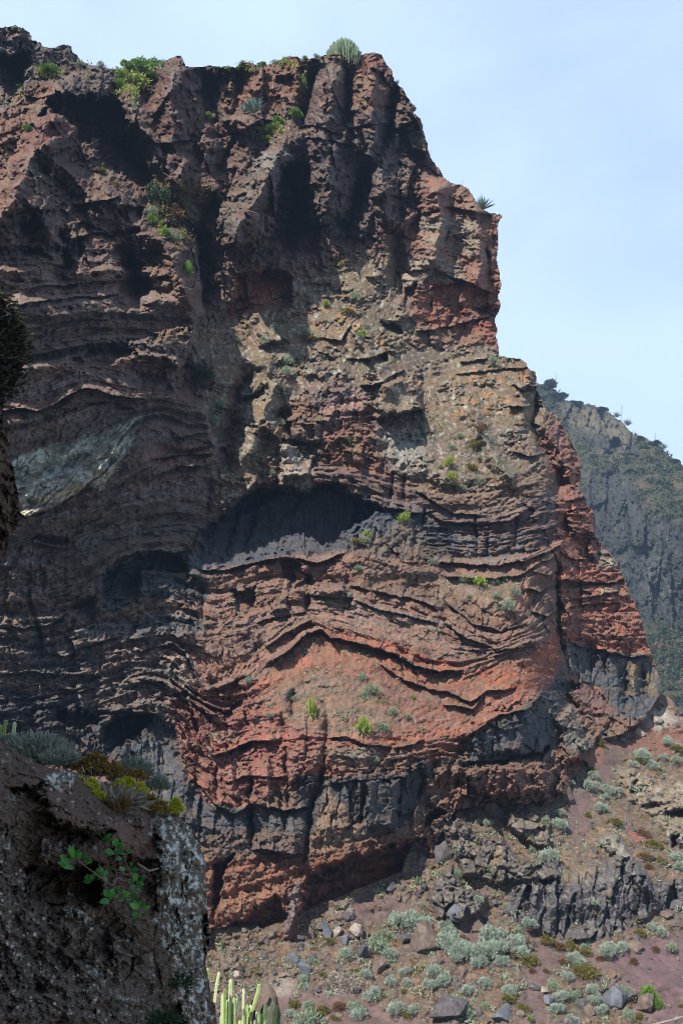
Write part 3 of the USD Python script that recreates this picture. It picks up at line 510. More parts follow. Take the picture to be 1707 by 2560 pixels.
CLEFTS = [(1.5, 7, [(812, 1731), (820, 1800), (815, 1872), (800, 1960), (775, 2044), (764, 2150), (735, 2230)]), (1.5, 6, [(625, 1890), (628, 1950), (625, 2010), (632, 2100), (620, 2160)]), (1.2, 5, [(712, 1850), (718, 1950), (722, 2050)]), (1.2, 5, [(545, 1900), (542, 1960), (540, 2020)]), (1.5, 6, [(912, 1950), (908, 2020), (900, 2080)]),
          (1.0, 6, [(1000, 1940), (995, 2060)]), (1.2, 6, [(1045, 1900), (1060, 1950), (1040, 2010)]), (1.2, 6, [(1085, 1890), (1080, 1960)]), (1.6, 8, [(1135, 1900), (1160, 1850), (1175, 1840)]), (1.6, 8, [(1130, 1980), (1150, 1940), (1165, 1900)]), (2.4, 9, [(1400, 1360), (1392, 1440), (1395, 1520), (1400, 1600), (1425, 1690)]), (1.6, 7, [(1560, 1660), (1566, 1720), (1560, 1785)]),
          (1.2, 5, [(1480, 1630), (1478, 1690)]), (1.2, 5, [(1512, 1630), (1510, 1700)]), (1.3, 6, [(1600, 1660), (1615, 1720), (1610, 1770)]), (1.2, 6, [(735, 1720), (732, 1760), (728, 1800)]), (1.1, 6, [(700, 1780), (712, 1820), (716, 1850)]), (1.6, 7, [(985, 1160), (980, 1220), (975, 1270)]), (1.2, 6, [(1008, 1160), (1012, 1220), (1010, 1275)]), (1.0, 5, [(1062, 1265), (1056, 1320)]),
          (0.9, 4, [(1190, 1270), (1195, 1400)]), (0.8, 4, [(1220, 1330), (1222, 1400)]), (0.8, 4, [(1290, 1280), (1290, 1390)]), (1.2, 6, [(1130, 560), (1110, 620)]), (1.3, 6, [(1210, 590), (1222, 650), (1220, 720)]), (1.0, 5, [(1085, 730), (1075, 800)]), (1.2, 6, [(1135, 790), (1115, 820)]), (2.0, 8, [(870, 160), (875, 210), (865, 290), (870, 330)]), (1.6, 7, [(810, 180), (822, 230), (815, 300)]),
          (2.2, 9, [(990, 200), (985, 260), (975, 330), (950, 400)]), (1.6, 7, [(1010, 300), (1000, 370), (990, 400)]), (2.0, 9, [(470, 170), (500, 230), (540, 330), (590, 420), (560, 500), (530, 560)]), (1.8, 9, [(395, 170), (370, 240), (360, 300)]), (2.2, 10, [(500, 540), (520, 600), (500, 680), (520, 740)]), (1.4, 7, [(760, 150), (755, 190), (770, 230)]), (1.0, 6, [(530, 1170), (520, 1300)]), (1.0, 7, [(595, 1230), (590, 1290), (560, 1400)]),
          (1.2, 7, [(640, 1230), (625, 1330), (600, 1400)]), (0.9, 6, [(770, 1060), (790, 1120), (810, 1170)]), (1.0, 6, [(720, 1350), (700, 1390)]), (1.5, 7, [(775, 1425), (770, 1500), (775, 1560)]), (1.0, 5, [(1300, 1250), (1330, 1280), (1310, 1310)]), (1.0, 6, [(500, 1440), (510, 1500), (505, 1560)]), (1.2, 6, [(70, 1430), (72, 1500), (105, 1600), (110, 1680)])]
for dpt, wd, q in CLEFTS:
    C.groove(q, dpt, wd)
RIBS = [(-1.2, 7, [(1420, 1620), (1440, 1700)]), (-1.0, 8, [(742, 2240), (735, 2290), (722, 2340), (708, 2370)]), (-1.6, 9, [(300, 1100), (270, 1150), (230, 1200)]), (-1.0, 9, [(580, 1880), (582, 1960), (585, 2020)]), (-1.0, 10, [(667, 1880), (672, 1960), (670, 2020)]), (-1.4, 10, [(420, 200), (380, 300), (340, 400)]), (-0.9, 8, [(1585, 1660), (1588, 1780)])]
for dpt, wd, q in RIBS:
    C.groove(q, dpt, wd)

# ---- the colours of the rocks
BROWN, GREYBROWN, PURPLE, DARK = (120, 96, 84), (112, 100, 92), (104, 84, 84), (86, 76, 76)
RED, DEEPRED, ORANGE, TAN, MAUVE, BLUE = (150, 90, 74), (132, 70, 56), (165, 88, 56), (158, 142, 120), (140, 114, 110), (78, 87, 100)
UNITS = ['lava', 'dark_lava_cap', 'red_ash_bed', 'basalt_bed', 'folded_tuff_bed', 'pale_tuff_bed', 'layered_tuff_wall', 'earth_slope', 'red_scoria_base', 'purple_lava_bed', 'red_spur', 'lichen_rock', 'broken_lava_wall']
C.col[:] = lin(BROWN)
PAINT = [  # (colour, feather, which bed, outline)
    ((112, 82, 74), 20, 0, [(-120, 0), (1300, 0), (1100, 660), (500, 660), (-120, 640)]),
    ((124, 80, 64), 16, 0, [(-80, 320), (60, 240), (130, 180), (150, 200), (110, 270), (70, 400), (60, 520), (-80, 640)]),
    (DARK, 8, 1, [(-120, 40), (90, 60), (210, 130), (205, 156), (110, 170), (60, 220), (10, 270), (-120, 310)]),
    (DARK, 8, 1, [(150, 190), (220, 160), (290, 168), (280, 230), (200, 243), (150, 232)]),
    ((128, 60, 50), 10, 0, [(98, 290), (126, 276), (180, 310), (180, 330), (120, 370), (70, 360)]),
    ((110, 66, 58), 14, 0, [(350, 190), (480, 170), (500, 260), (540, 340), (500, 420), (380, 380), (360, 280)]),
    ((146, 92, 70), 12, 0, [(560, 160), (760, 140), (760, 240), (640, 290), (560, 260)]),
    (PURPLE, 12, 0, [(740, 290), (1000, 280), (1080, 400), (1060, 520), (900, 580), (760, 560)]),
    ((146, 86, 68), 9, 0, [(872, 150), (950, 130), (985, 200), (960, 260), (900, 290), (872, 260)]),
    ((160, 132, 104), 8, 0, [(838, 132), (878, 130), (876, 190), (840, 210)]),
    ((150, 112, 84), 7, 0, [(890, 195), (915, 190), (920, 270), (895, 285)]),
    ((116, 84, 84), 7, 0, [(880, 270), (930, 280), (945, 310), (900, 325), (878, 315)]),
    ((140, 100, 86), 10, 2, [(1000, 430), (1180, 450), (1260, 540), (1250, 700), (1060, 740), (1010, 600)]),
    ((152, 88, 70), 8, 2, [(1040, 720), (1130, 695), (1260, 700), (1260, 880), (1230, 870), (1200, 830), (1030, 815)]),
    ((140, 130, 118), 8, 2, [(1050, 545), (1110, 540), (1190, 555), (1200, 600), (1180, 640), (1120, 620), (1055, 620)]),
    ((150, 140, 128), 9, 2, [(1000, 645), (1120, 640), (1150, 655), (1160, 700), (1060, 700), (1000, 720)]),
    (GREYBROWN, 8, 0, [(545, 520), (600, 450), (650, 380), (705, 360), (735, 395), (700, 470), (690, 540), (640, 620), (545, 600)]),
    ((160, 154, 142), 6, 0, [(640, 390), (680, 375), (705, 410), (700, 430), (670, 420), (640, 420)]),
    ((128, 92, 84), 8, 0, [(610, 520), (690, 500), (688, 545), (640, 590), (600, 560)]),
    ((126, 106, 88), 16, 7, [(470, 830), (600, 790), (760, 670), (960, 630), (1010, 760), (1050, 860), (1250, 880), (1370, 1000), (1400, 1130), (1400, 1200), (1250, 1230), (1050, 1230), (960, 1080), (900, 980), (820, 960), (720, 1000), (640, 1230), (540, 1250)]),
    ((150, 78, 54), 8, 2, [(580, 690), (653, 672), (714, 674), (732, 690), (728, 770), (690, 790), (615, 816), (560, 810), (592, 742)]),
    ((134, 92, 74), 10, 7, [(540, 800), (690, 780), (760, 760), (740, 800), (620, 830), (500, 850)]),
    ((108, 88, 84), 9, 7, [(770, 880), (860, 880), (900, 960), (860, 1000), (780, 1050), (760, 960)]),
    ((146, 116, 114), 8, 2, [(790, 1040), (880, 960), (900, 960), (930, 1020), (900, 1050), (800, 1075)]),
    ((134, 82, 66), 8, 2, [(800, 1070), (930, 1025), (965, 1060), (975, 1180), (940, 1200), (860, 1190), (800, 1160)]),
    ((150, 112, 80), 6, 2, [(850, 1090), (900, 1080), (900, 1150), (850, 1140)]),
    (PURPLE, 10, 9, [(690, 1190), (800, 1150), (960, 1190), (1080, 1220), (1400, 1230), (1410, 1330), (1340, 1390), (1230, 1400), (1080, 1340), (1050, 1275), (950, 1250), (830, 1205)]),
    ((128, 104, 88), 9, 7, [(1040, 1200), (1150, 1220), (1300, 1230), (1400, 1190), (1395, 1260), (1330, 1250), (1290, 1290), (1230, 1270), (1200, 1290), (1100, 1280), (1070, 1240)]),
    (BLUE, 9, 3, [(472, 1425), (500, 1318), (560, 1287), (640, 1225), (690, 1215), (760, 1228), (830, 1204), (880, 1235), (960, 1265), (1050, 1280), (1090, 1310), (1150, 1325), (1180, 1360), (1100, 1400), (1060, 1370), (980, 1392), (863, 1380), (800, 1400), (700, 1390), (600, 1420)]),
    ((108, 104, 106), 9, 9, [(1130, 1330), (1250, 1345), (1330, 1335), (1300, 1395), (1230, 1410), (1140, 1402)]),
    ((116, 104, 94), 8, 3, [(880, 1340), (980, 1330), (1010, 1290), (1060, 1320), (1090, 1400), (980, 1400), (870, 1380)]),
    ((136, 100, 86), 8, 4, [(480, 1425), (620, 1415), (720, 1391), (863, 1380), (980, 1395), (1237, 1413), (1400, 1360), (1390, 1500), (1330, 1640), (1180, 1690), (1036, 1670), (913, 1615), (802, 1580), (707, 1640), (640, 1700), (543, 1725), (500, 1700), (440, 1600)]),
    ((130, 106, 90), 8, 4, [(880, 1410), (1100, 1440), (1280, 1430), (1310, 1530), (1200, 1550), (1100, 1520), (1000, 1490), (900, 1450)]),
    ((150, 128, 118), 7, 4, [(780, 1485), (880, 1495), (960, 1525), (1100, 1560), (1080, 1580), (930, 1545), (840, 1520), (785, 1515)]),
    ((156, 116, 100), 7, 4, [(785, 1520), (840, 1525), (930, 1550), (1080, 1590), (1180, 1640), (1080, 1620), (930, 1580), (800, 1560)]),
    ((162, 92, 70), 6, 4, [(790, 1562), (850, 1580), (930, 1600), (1000, 1610), (1097, 1650), (1170, 1650), (1170, 1685), (1060, 1675), (913, 1620), (825, 1596)]),
    ((154, 94, 76), 8, 2, [(640, 1705), (707, 1645), (768, 1590), (802, 1580), (913, 1620), (1036, 1675), (1180, 1690), (1330, 1640), (1390, 1560), (1390, 1720), (1330, 1740), (1160, 1880), (1060, 1900), (1010, 1930), (800, 1940), (720, 1960), (620, 2020), (540, 2020), (470, 1950), (430, 1760)]),
    ((152, 92, 80), 9, 2, [(430, 1660), (480, 1640), (520, 1720), (640, 1700), (800, 1730), (810, 1880), (720, 1960), (600, 2020), (520, 2000), (440, 1850)]),
    ((168, 90, 62), 8, 2, [(1180, 1680), (1330, 1650), (1395, 1560), (1400, 1650), (1385, 1690), (1300, 1740), (1230, 1730)]),
    ((150, 98, 80), 14, 7, [(650, 1700), (795, 1598), (930, 1645), (1060, 1705), (1180, 1760), (1000, 1840), (830, 1850), (700, 1810)]), ((136, 108, 90), 22, 7, [(690, 1720), (770, 1690), (900, 1710), (1000, 1780), (960, 1830), (830, 1840), (730, 1800)]),
    ((136, 112, 96), 10, 7, [(825, 1870), (1000, 1870), (1040, 1900), (990, 1930), (830, 1920)]),
    ((124, 102, 94), 12, 6, [(-120, 640), (300, 640), (440, 740), (486, 814), (463, 891), (430, 950), (509, 1021), (543, 1132), (551, 1290), (474, 1376), (240, 1440), (-120, 1400)]),
    ((118, 92, 82), 10, 6, [(60, 870), (150, 830), (230, 825), (260, 850), (150, 880), (60, 900)]),
    ((124, 100, 86), 9, 6, [(390, 850), (470, 800), (486, 830), (463, 891), (448, 921), (400, 905)]),
    ((132, 100, 90), 9, 6, [(0, 1110), (140, 1085), (210, 1085), (120, 1130), (30, 1170)]),
    ((126, 94, 86), 9, 6, [(370, 1140), (530, 1080), (545, 1140), (400, 1180)]),
    ((118, 108, 96), 10, 6, [(190, 1330), (300, 1290), (460, 1270), (500, 1310), (470, 1372), (400, 1372), (290, 1395), (240, 1440), (190, 1420)]),
    ((222, 222, 198), 7, 5, [(25, 1150), (120, 1120), (210, 1095), (280, 1075), (350, 1038), (345, 1060), (320, 1080), (292, 1125), (265, 1190), (235, 1210), (185, 1245), (110, 1270), (65, 1290), (25, 1245)]),
    ((216, 218, 194), 6, 5, [(255, 1160), (300, 1090), (345, 1050), (325, 1110), (285, 1180), (250, 1225), (230, 1215)]),
    ((122, 108, 104), 12, 12, [(-120, 1400), (60, 1360), (240, 1440), (474, 1380), (490, 1440), (470, 1600), (430, 1760), (380, 1850), (-120, 1900)]),
    ((124, 106, 98), 9, 12, [(0, 1420), (100, 1430), (230, 1400), (240, 1490), (160, 1540), (0, 1560)]),
    ((96, 104, 112), 7, 3, [(249, 1456), (291, 1410), (344, 1383), (421, 1378), (474, 1390), (520, 1430), (515, 1500), (460, 1500), (350, 1500), (270, 1530), (250, 1490)]),
    ((142, 116, 104), 7, 12, [(300, 1520), (360, 1500), (500, 1490), (505, 1540), (380, 1540), (310, 1580)]),
    ((98, 104, 108), 7, 3, [(330, 1560), (400, 1540), (500, 1550), (510, 1580), (430, 1575), (320, 1595)]),
    ((92, 100, 106), 8, 3, [(80, 1600), (110, 1560), (105, 1660), (200, 1650), (230, 1610), (235, 1660), (120, 1700), (80, 1690)]),
    ((150, 134, 124), 8, 4, [(300, 1610), (430, 1590), (470, 1620), (500, 1700), (470, 1750), (420, 1650), (330, 1660)]),
    ((82, 88, 96), 9, 3, [(0, 1720), (120, 1740), (250, 1770), (400, 1780), (440, 1830), (470, 1960), (520, 2060), (500, 2110), (420, 2060), (330, 1900), (120, 1880), (-120, 1880)]),
    ((108, 114, 120), 9, 3, [(330, 1850), (400, 1830), (450, 1930), (460, 2000), (400, 1990), (340, 1900)]),
    ((92, 96, 102), 8, 3, [(735, 1930), (800, 1945), (1010, 1935), (1050, 1890), (1075, 1930), (1060, 2010), (1000, 2070), (920, 2080), (800, 2060), (760, 2100)]),
    ((134, 114, 96), 8, 8, [(790, 2060), (820, 1960), (840, 2000), (900, 2050), (910, 2090), (850, 2120), (790, 2130)]),
    ((96, 102, 110), 7, 3, [(470, 1960), (520, 2010), (620, 2020), (720, 2030), (770, 2020), (765, 2090), (620, 2080), (520, 2110), (490, 2060)]),
    ((128, 110, 106), 8, 3, [(500, 2120), (530, 2090), (630, 2080), (760, 2090), (770, 2140), (640, 2150), (590, 2160), (540, 2160)]),
    ((96, 100, 106), 7, 3, [(1160, 1860), (1200, 1830), (1310, 1770), (1360, 1730), (1400, 1680), (1420, 1700), (1380, 1880), (1330, 1890), (1250, 1900), (1170, 1915)]),
    ((136, 80, 60), 10, 8, [(480, 2160), (640, 2140), (770, 2140), (1065, 2080), (1090, 2140), (1000, 2260), (800, 2350), (600, 2460), (460, 2520)]),
    ((150, 98, 74), 9, 8, [(555, 2200), (700, 2140), (700, 2220), (690, 2290), (560, 2330), (545, 2260)]),
    ((150, 72, 46), 12, 8, [(880, 2180), (1060, 2090), (1065, 2150), (1020, 2220), (960, 2200)]),
    ((128, 112, 112), 5, 8, [(725, 2215), (748, 2200), (745, 2260), (722, 2350), (705, 2375), (712, 2320)]),
    ((134, 96, 80), 9, 2, [(1130, 1930), (1330, 1900), (1400, 1915), (1400, 2000), (1200, 2015), (1120, 2020)]),
    ((150, 138, 124), 9, 11, [(1400, 1780), (1430, 1760), (1480, 1870), (1440, 1890), (1405, 1840)]),
    ((176, 84, 42), 8, 8, [(1410, 1909), (1451, 1895), (1472, 1928), (1451, 1950), (1413, 1945)]),
    ((158, 90, 70), 9, 10, [(1395, 1230), (1480, 1220), (1560, 1400), (1640, 1640), (1590, 1660), (1500, 1630), (1410, 1605), (1392, 1450)]),
    ((146, 96, 82), 8, 10, [(1395, 1040), (1440, 1110), (1460, 1200), (1440, 1230), (1400, 1230), (1380, 1170), (1400, 1100)]),
    ((144, 90, 76), 8, 10, [(1320, 1090), (1400, 1050), (1425, 1130), (1400, 1180), (1370, 1170), (1360, 1130), (1290, 1130)]),
    ((128, 108, 90), 7, 10, [(1505, 1365), (1545, 1395), (1555, 1430), (1500, 1420), (1480, 1390)]),
    ((164, 152, 134), 7, 10, [(1495, 1395), (1535, 1390), (1545, 1415), (1510, 1415)]), ((160, 150, 134), 7, 10, [(1500, 1475), (1540, 1455), (1550, 1470), (1500, 1490)]),
    ((104, 108, 114), 6, 3, [(1408, 1606), (1500, 1632), (1620, 1640), (1660, 1720), (1650, 1770), (1590, 1800), (1540, 1785), (1500, 1720), (1430, 1690)]),
    ((158, 140, 112), 6, 3, [(1572, 1662), (1595, 1655), (1605, 1720), (1570, 1735)]), ((150, 130, 104), 6, 3, [(1610, 1690), (1635, 1680), (1645, 1740), (1615, 1730)]),
    ((134, 92, 82), 9, 10, [(1430, 1700), (1490, 1720), (1540, 1785), (1520, 1800), (1450, 1800), (1425, 1760)]),
    ((164, 158, 146), 18, 11, [(695, 1108), (765, 1105), (790, 1140), (770, 1200), (690, 1205)]),
    ((160, 154, 142), 22, 11, [(940, 1070), (1050, 1060), (1060, 1180), (1000, 1180), (950, 1130)])]
for rgb, feather, unit, q in PAINT:
    C.paint(q, rgb, feather, unit, .92, 14.0)
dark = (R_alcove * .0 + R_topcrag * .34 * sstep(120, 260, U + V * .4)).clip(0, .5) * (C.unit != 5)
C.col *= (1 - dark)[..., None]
# beds differ in tone along the folds; dust, lichen and rust come and go in patches
tone = 1 + (0.22 * n1(S / 17 + .4 * pn(U / 90, V / 90, 5), 81) + 0.16 * n1(S / 6.5, 82)) * (R_alcove + R_beds + R_purple + R_redlow * .7 + R_redtri + R_spur + R_lowleft * .8).clip(0, 1)
C.col *= tone[..., None]
C.col *= (1 + 0.20 * fb(U / 60, V / 60, 4, 83, 0.6) + 0.30 * fb(U / 8, V / 7, 3, 86, .7))[..., None]
C.col *= np.stack([1 + .13 * n1(S / 15, 84), np.ones(U.shape), 1 - .10 * n1(S / 15, 84)], -1)
hue = fb(U / 85, V / 50, 4, 88, 0.6)
C.col *= np.stack([1 + 0.16 * hue, np.ones_like(hue), 1 - 0.14 * hue], -1)
P0 = C.points()
N0 = vnormals(P0)
upface = sstep(0.35, 0.75, N0[..., 2])
lump = p - gaussian_filter(p, 7)
lich = sstep(0.10, 0.38, fb(U / 30, V / 26, 5, 101, 0.68) + 0.30 * sstep(0.0, .5, lump) - 0.10)
strong = np.clip(R_slope * 0.75 + 0.35 * R_topcrag + 0.35 * R_rface + 0.25 * R_beds + 0.25 * R_redlow + .25 * R_spur + 0.25 * R_lowleft, 0, 1)
C.mottle(0.55 * lich * strong * (1 - upface * .4), (176, 172, 160))
C.mottle(.45 * R_slope * sstep(-.25, .25, fb(U / 90, V / 60, 4, 117, .6)), (116, 108, 84))
C.mottle(.75 * R_slope * sstep(.10, .30, fb(U / 15, V / 13, 4, 118, .68)), (182, 180, 168))
C.mottle(0.7 * upface * sstep(-.3, .3, fb(U / 26, V / 18, 3, 104)) * (1 - R_cave), (126, 104, 86))
streak = fb(C.wu / 8, V / 95, 4, 112, .6)
wall = (1 - upface) * (C.unit != 5)
C.mottle(.40 * wall * sstep(.12, .38, streak), (80, 72, 72))
C.mottle(.34 * wall * sstep(.14, .40, fb(C.wu / 10, V / 80, 4, 116, .6)) * (1 - R_cave), (168, 156, 146))
rust = np.zeros(U.shape)
for q in ([(930, 830), (970, 840), (990, 890), (1040, 950), (1110, 960), (1110, 1000), (1040, 970), (980, 920)], [(1230, 950), (1330, 930), (1330, 1060), (1250, 1060)], [(660, 1010), (760, 1030), (700, 1130), (640, 1120)], [(740, 770), (900, 760), (900, 830), (760, 830)], [(1150, 900), (1260, 950), (1230, 1050), (1140, 1040)]):
    rust = np.maximum(rust, C.mask(q, 18))
C.mottle(0.5 * rust * sstep(0.04, 0.34, fb(U / 30, V / 16, 4, 107, 0.62)), (184, 128, 62))
C.mottle(0.35 * (R_slope + R_soil).clip(0, 1) * sstep(0.1, 0.4, fb(U / 24, V / 14, 4, 109, .6)), (112, 104, 66))
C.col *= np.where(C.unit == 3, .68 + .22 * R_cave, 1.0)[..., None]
C.col *= np.where(C.unit == 5, 1.0, 1.0)[..., None]
C.col = np.clip(C.col, 0.012, 0.9)

M_ROCK = rock_material('rock', fine=3.2, bump=0.12, lo=0.70, hi=1.32)
cliff = UsdGeom.Xform.Define(stage, '/World/cliff')
tag(cliff, 'towering cliff of folded red and grey volcanic beds', kind='structure')
CP = C.points()
CN = vnormals(CP)
cells = inside[:-1, :-1] & inside[1:, :-1] & inside[:-1, 1:] & inside[1:, 1:]
cu = C.unit[:-1, :-1]
bed_labels = {1: 'dark overhanging lava cap at the top left', 3: 'blue grey basalt', 4: 'thin folded tuff ledges', 5: 'pale greenish tuff sweeping down in the shade', 7: 'brown earthy slope with lichen', 8: 'crumbly deep red scoria at the foot', 10: 'red spur on the right', 11: 'rock crusted with pale lichen'}
for k, name in enumerate(UNITS):
    m = cells & (cu == k)
    if m.any():
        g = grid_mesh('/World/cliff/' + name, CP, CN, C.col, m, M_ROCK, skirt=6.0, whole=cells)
        tag(g, bed_labels.get(k))

# ---------------------------------------------------------------- the slope at the cliff's foot, with its outcrops
T = Sheet(430, 1990, 1700, 2760, 2.5, warp=(8.0, 46.0), seed=9)
tu, tv = T.U, T.V
T.D = T.base(column(440, (2300, 69), (2440, 67), (2560, 63), (2760, 56)) + column(643, (2300, 70.5), (2425, 68), (2560, 63.5), (2760, 57)) + column(800, (2200, 73), (2310, 71), (2430, 67.5), (2560, 63.5), (2760, 57))
    + column(1000, (2100, 76), (2250, 73.2), (2330, 71), (2430, 67.5), (2560, 63.5), (2760, 57)) + column(1085, (2000, 79), (2120, 76.2), (2250, 72.8), (2350, 70), (2450, 66.5), (2560, 63), (2760, 57))
    + column(1216, (1930, 82), (2015, 78.6), (2100, 76), (2200, 73.5), (2330, 70), (2450, 66.3), (2560, 62.8), (2760, 56)) + column(1400, (1900, 86), (2000, 81.5), (2100, 77.5), (2185, 74.8), (2215, 72.4), (2340, 71.4), (2365, 69.8), (2450, 66.5), (2560, 63), (2760, 56))
    + column(1490, (1780, 93), (1885, 87), (2000, 83), (2100, 78), (2165, 75.2), (2190, 72.8), (2345, 71.6), (2370, 69.6), (2450, 67), (2560, 63.5), (2760, 56)) + column(1600, (1700, 99), (1810, 94.5), (1900, 90), (2000, 85), (2100, 79), (2160, 76.5), (2188, 73.9), (2305, 72.8), (2330, 71.2), (2450, 67.5), (2560, 64), (2760, 57))
    + column(1720, (1700, 101), (1800, 97), (1900, 92), (2000, 86), (2110, 80.5), (2190, 76.5), (2280, 74.5), (2330, 73), (2450, 68.5), (2560, 65), (2760, 57)) + column(1980, (1700, 108), (1980, 98), (2200, 84), (2400, 76), (2560, 70), (2760, 60)), smooth=2.0)
OUTCROP = [(1268, 2224), (1307, 2206), (1406, 2193), (1496, 2161), (1541, 2139), (1600, 2166), (1631, 2211), (1720, 2193), (1990, 2200), (1990, 2290), (1720, 2272), (1631, 2283), (1618, 2301), (1573, 2305), (1564, 2328), (1487, 2351), (1442, 2351), (1383, 2342), (1334, 2328), (1289, 2314), (1278, 2274)]
DARKROCK = [(1150, 2080), (1194, 2090), (1253, 2103), (1298, 2157), (1330, 2150), (1390, 2160), (1400, 2195), (1293, 2206), (1225, 2210), (1190, 2190), (1170, 2139)]
SLAB = [(1271, 2028), (1374, 2064), (1370, 2116), (1334, 2112), (1266, 2066)]
LOWROCK = [(1077, 2251), (1090, 2200), (1126, 2166), (1158, 2220), (1216, 2245), (1200, 2280), (1153, 2303), (1090, 2294)]
TANCRAG = [(1546, 1931), (1586, 1925), (1654, 1962), (1720, 1955), (1990, 1990), (1990, 2130), (1720, 2110), (1676, 2124), (1654, 2070), (1622, 2034), (1577, 1996)]
RIB = [(1491, 2103), (1541, 2085), (1600, 2175), (1631, 2224), (1600, 2226), (1555, 2165)]
DIKE = [(1085, 1985), (1120, 1990), (1170, 2070), (1185, 2140), (1200, 2190), (1160, 2190), (1130, 2120), (1095, 2060)]
t_out, t_dark, t_tan = T.mask(OUTCROP, 6), np.maximum.reduce([T.mask(DARKROCK, 7), T.mask(SLAB, 6), T.mask(LOWROCK, 8), T.mask(DIKE, 8)]), np.maximum(T.mask(TANCRAG, 10), T.mask(RIB, 7))
T.p += 0.9 * fb(tu / 150, tv / 80, 3, 121)
tmid, tsmall = chunky(T.wu / 34, T.wv / 26, 132, .8, .9, .4, .1), chunky(T.wu / 13, T.wv / 9, 133, .9, .8, .3, .12)
sand = np.zeros(tu.shape)
for q in ([(1424, 1976), (1469, 1981), (1487, 2003), (1469, 2039), (1473, 2094), (1437, 2094), (1424, 2044), (1406, 1999)], [(1320, 2340), (1440, 2365), (1560, 2360), (1720, 2330), (1990, 2400), (1990, 2800), (1640, 2800), (1560, 2430), (1360, 2420)], [(1130, 2310), (1210, 2300), (1230, 2340), (1180, 2370), (1150, 2350)], [(900, 2240), (1010, 2240), (1050, 2290), (960, 2310), (860, 2300)], [(1420, 1860), (1530, 1830), (1560, 1880), (1530, 1950), (1470, 1930)], [(1300, 2400), (1380, 2410), (1370, 2560), (1290, 2600), (1310, 2480)], [(640, 2480), (860, 2480), (1100, 2560), (1100, 2800), (430, 2800), (430, 2560)]):
    sand = np.maximum(sand, T.mask(q, 16))
stony = (1 - sand) * (1 - t_out)
T.p += stony * (0.16 * tmid + 0.14 * tsmall + 0.22 * fb(tu / 40, tv / 26, 4, 141, .6, True)) + sand * 0.02 * fb(tu / 12, tv / 8, 3, 142)
tcols = chunky(T.wu / 30 + .12 * T.wv / 30, T.wv / 120, 143, 0.9, 1.5, 0.6, .07)
tcol2 = chunky(T.wu / 13, T.wv / 44, 147, 0.9, 1.0, 0.5, .08)
T.p += t_out * (0.85 * tcols + 0.42 * tcol2 + .14 * tsmall + .6)
T.p += t_dark * (1.5 + 1.1 * chunky(T.wu / 26, T.wv / 38, 145, .8, .9, .6, .08) + .2 * tsmall)
T.p += t_tan * (0.8 + 0.6 * fb(tu / 44, tv / 40, 5, 146, .6, True) + 0.45 * tmid + .22 * tsmall)
for h, e, q in [(3.0, 6, [(1658, 2030), (1690, 2020), (1740, 2022), (1740, 2046), (1690, 2052), (1663, 2048)]), (2.2, 5, [(1681, 2087), (1702, 2084), (1692, 2128), (1679, 2120)]), (1.2, 6, [(1576, 1960), (1590, 1950), (1592, 2000), (1578, 1995)]), (1.2, 6, [(1600, 2010), (1640, 2000), (1650, 2020), (1610, 2030)])]:
    T.bump(q, -h, e)
T.col[:] = lin((108, 92, 82))
T.mottle(sand * .95, (114, 94, 90))
T.mottle(.6 * T.mask([(1530, 2360), (1720, 2330), (1990, 2400), (1990, 2800), (1600, 2800), (1560, 2480)], 30), (114, 90, 94))
T.mottle(.7 * stony * sstep(.0, .35, fb(tu / 46, tv / 24, 4, 151, .6)), (136, 104, 80))
T.mottle(.45 * stony * sstep(.06, .36, fb(tu / 22, tv / 13, 4, 152, .65)), (146, 138, 122))
T.mottle(.5 * stony * sstep(.05, .4, fb(tu / 30, tv / 18, 4, 153, .6)), (112, 106, 68))
for rgb, f, un, q in [((150, 96, 66), 12, 0, [(1425, 1930), (1480, 1800), (1530, 1790), (1500, 1900)]), ((134, 88, 74), 14, 0, [(1480, 1800), (1650, 1745), (1990, 1900), (1990, 2000), (1600, 1880), (1500, 1850)]), ((150, 112, 84), 12, 0, [(1570, 1940), (1640, 1930), (1650, 1980), (1580, 1980)]),
                      ((148, 92, 78), 8, 0, [(1573, 2075), (1610, 2078), (1622, 2108), (1582, 2108)]), ((150, 146, 132), 8, 2, RIB), ((148, 132, 108), 10, 2, TANCRAG), ((82, 78, 84), 6, 3, DARKROCK), ((118, 108, 98), 6, 3, SLAB), ((92, 88, 90), 7, 3, LOWROCK), ((86, 78, 80), 8, 3, DIKE), ((76, 78, 88), 6, 1, OUTCROP),
                      ((128, 110, 92), 6, 1, [(1400, 2170), (1500, 2165), (1480, 2195), (1400, 2215)]), ((150, 118, 74), 4, 3, [(1225, 2150), (1245, 2115), (1255, 2150), (1235, 2165)]), ((176, 168, 160), 7, 0, [(815, 2440), (870, 2425), (905, 2450), (880, 2490), (825, 2480)]), ((160, 150, 138), 8, 0, [(830, 2270), (870, 2262), (880, 2280), (835, 2290)]), ((150, 138, 128), 9, 0, [(660, 2470), (720, 2430), (740, 2480), (680, 2500)]), ((164, 156, 144), 8, 0, [(1600, 1800), (1650, 1760), (1700, 1800), (1640, 1830)])]:
    T.paint(q, rgb, f, un, .85, 7)
T.col *= (1 + 0.16 * fb(tu / 50, tv / 30, 4, 161, .6) + 0.16 * (1 - .8 * sand) * fb(tu / 7, tv / 5, 3, 163))[..., None]
TN = vnormals(T.points())
T.mottle((.28 * t_out + .4 * t_dark).clip(0, 1) * sstep(.5, .85, TN[..., 2]), (136, 124, 108))
T.mottle(.55 * (t_out * .5 + t_dark * .6 + t_tan).clip(0, 1) * sstep(.08, .3, fb(tu / 18, tv / 16, 4, 167, .66)), (178, 174, 160))
T.col = np.clip(T.col, .012, .75)
TP = T.points(); TN = vnormals(TP)
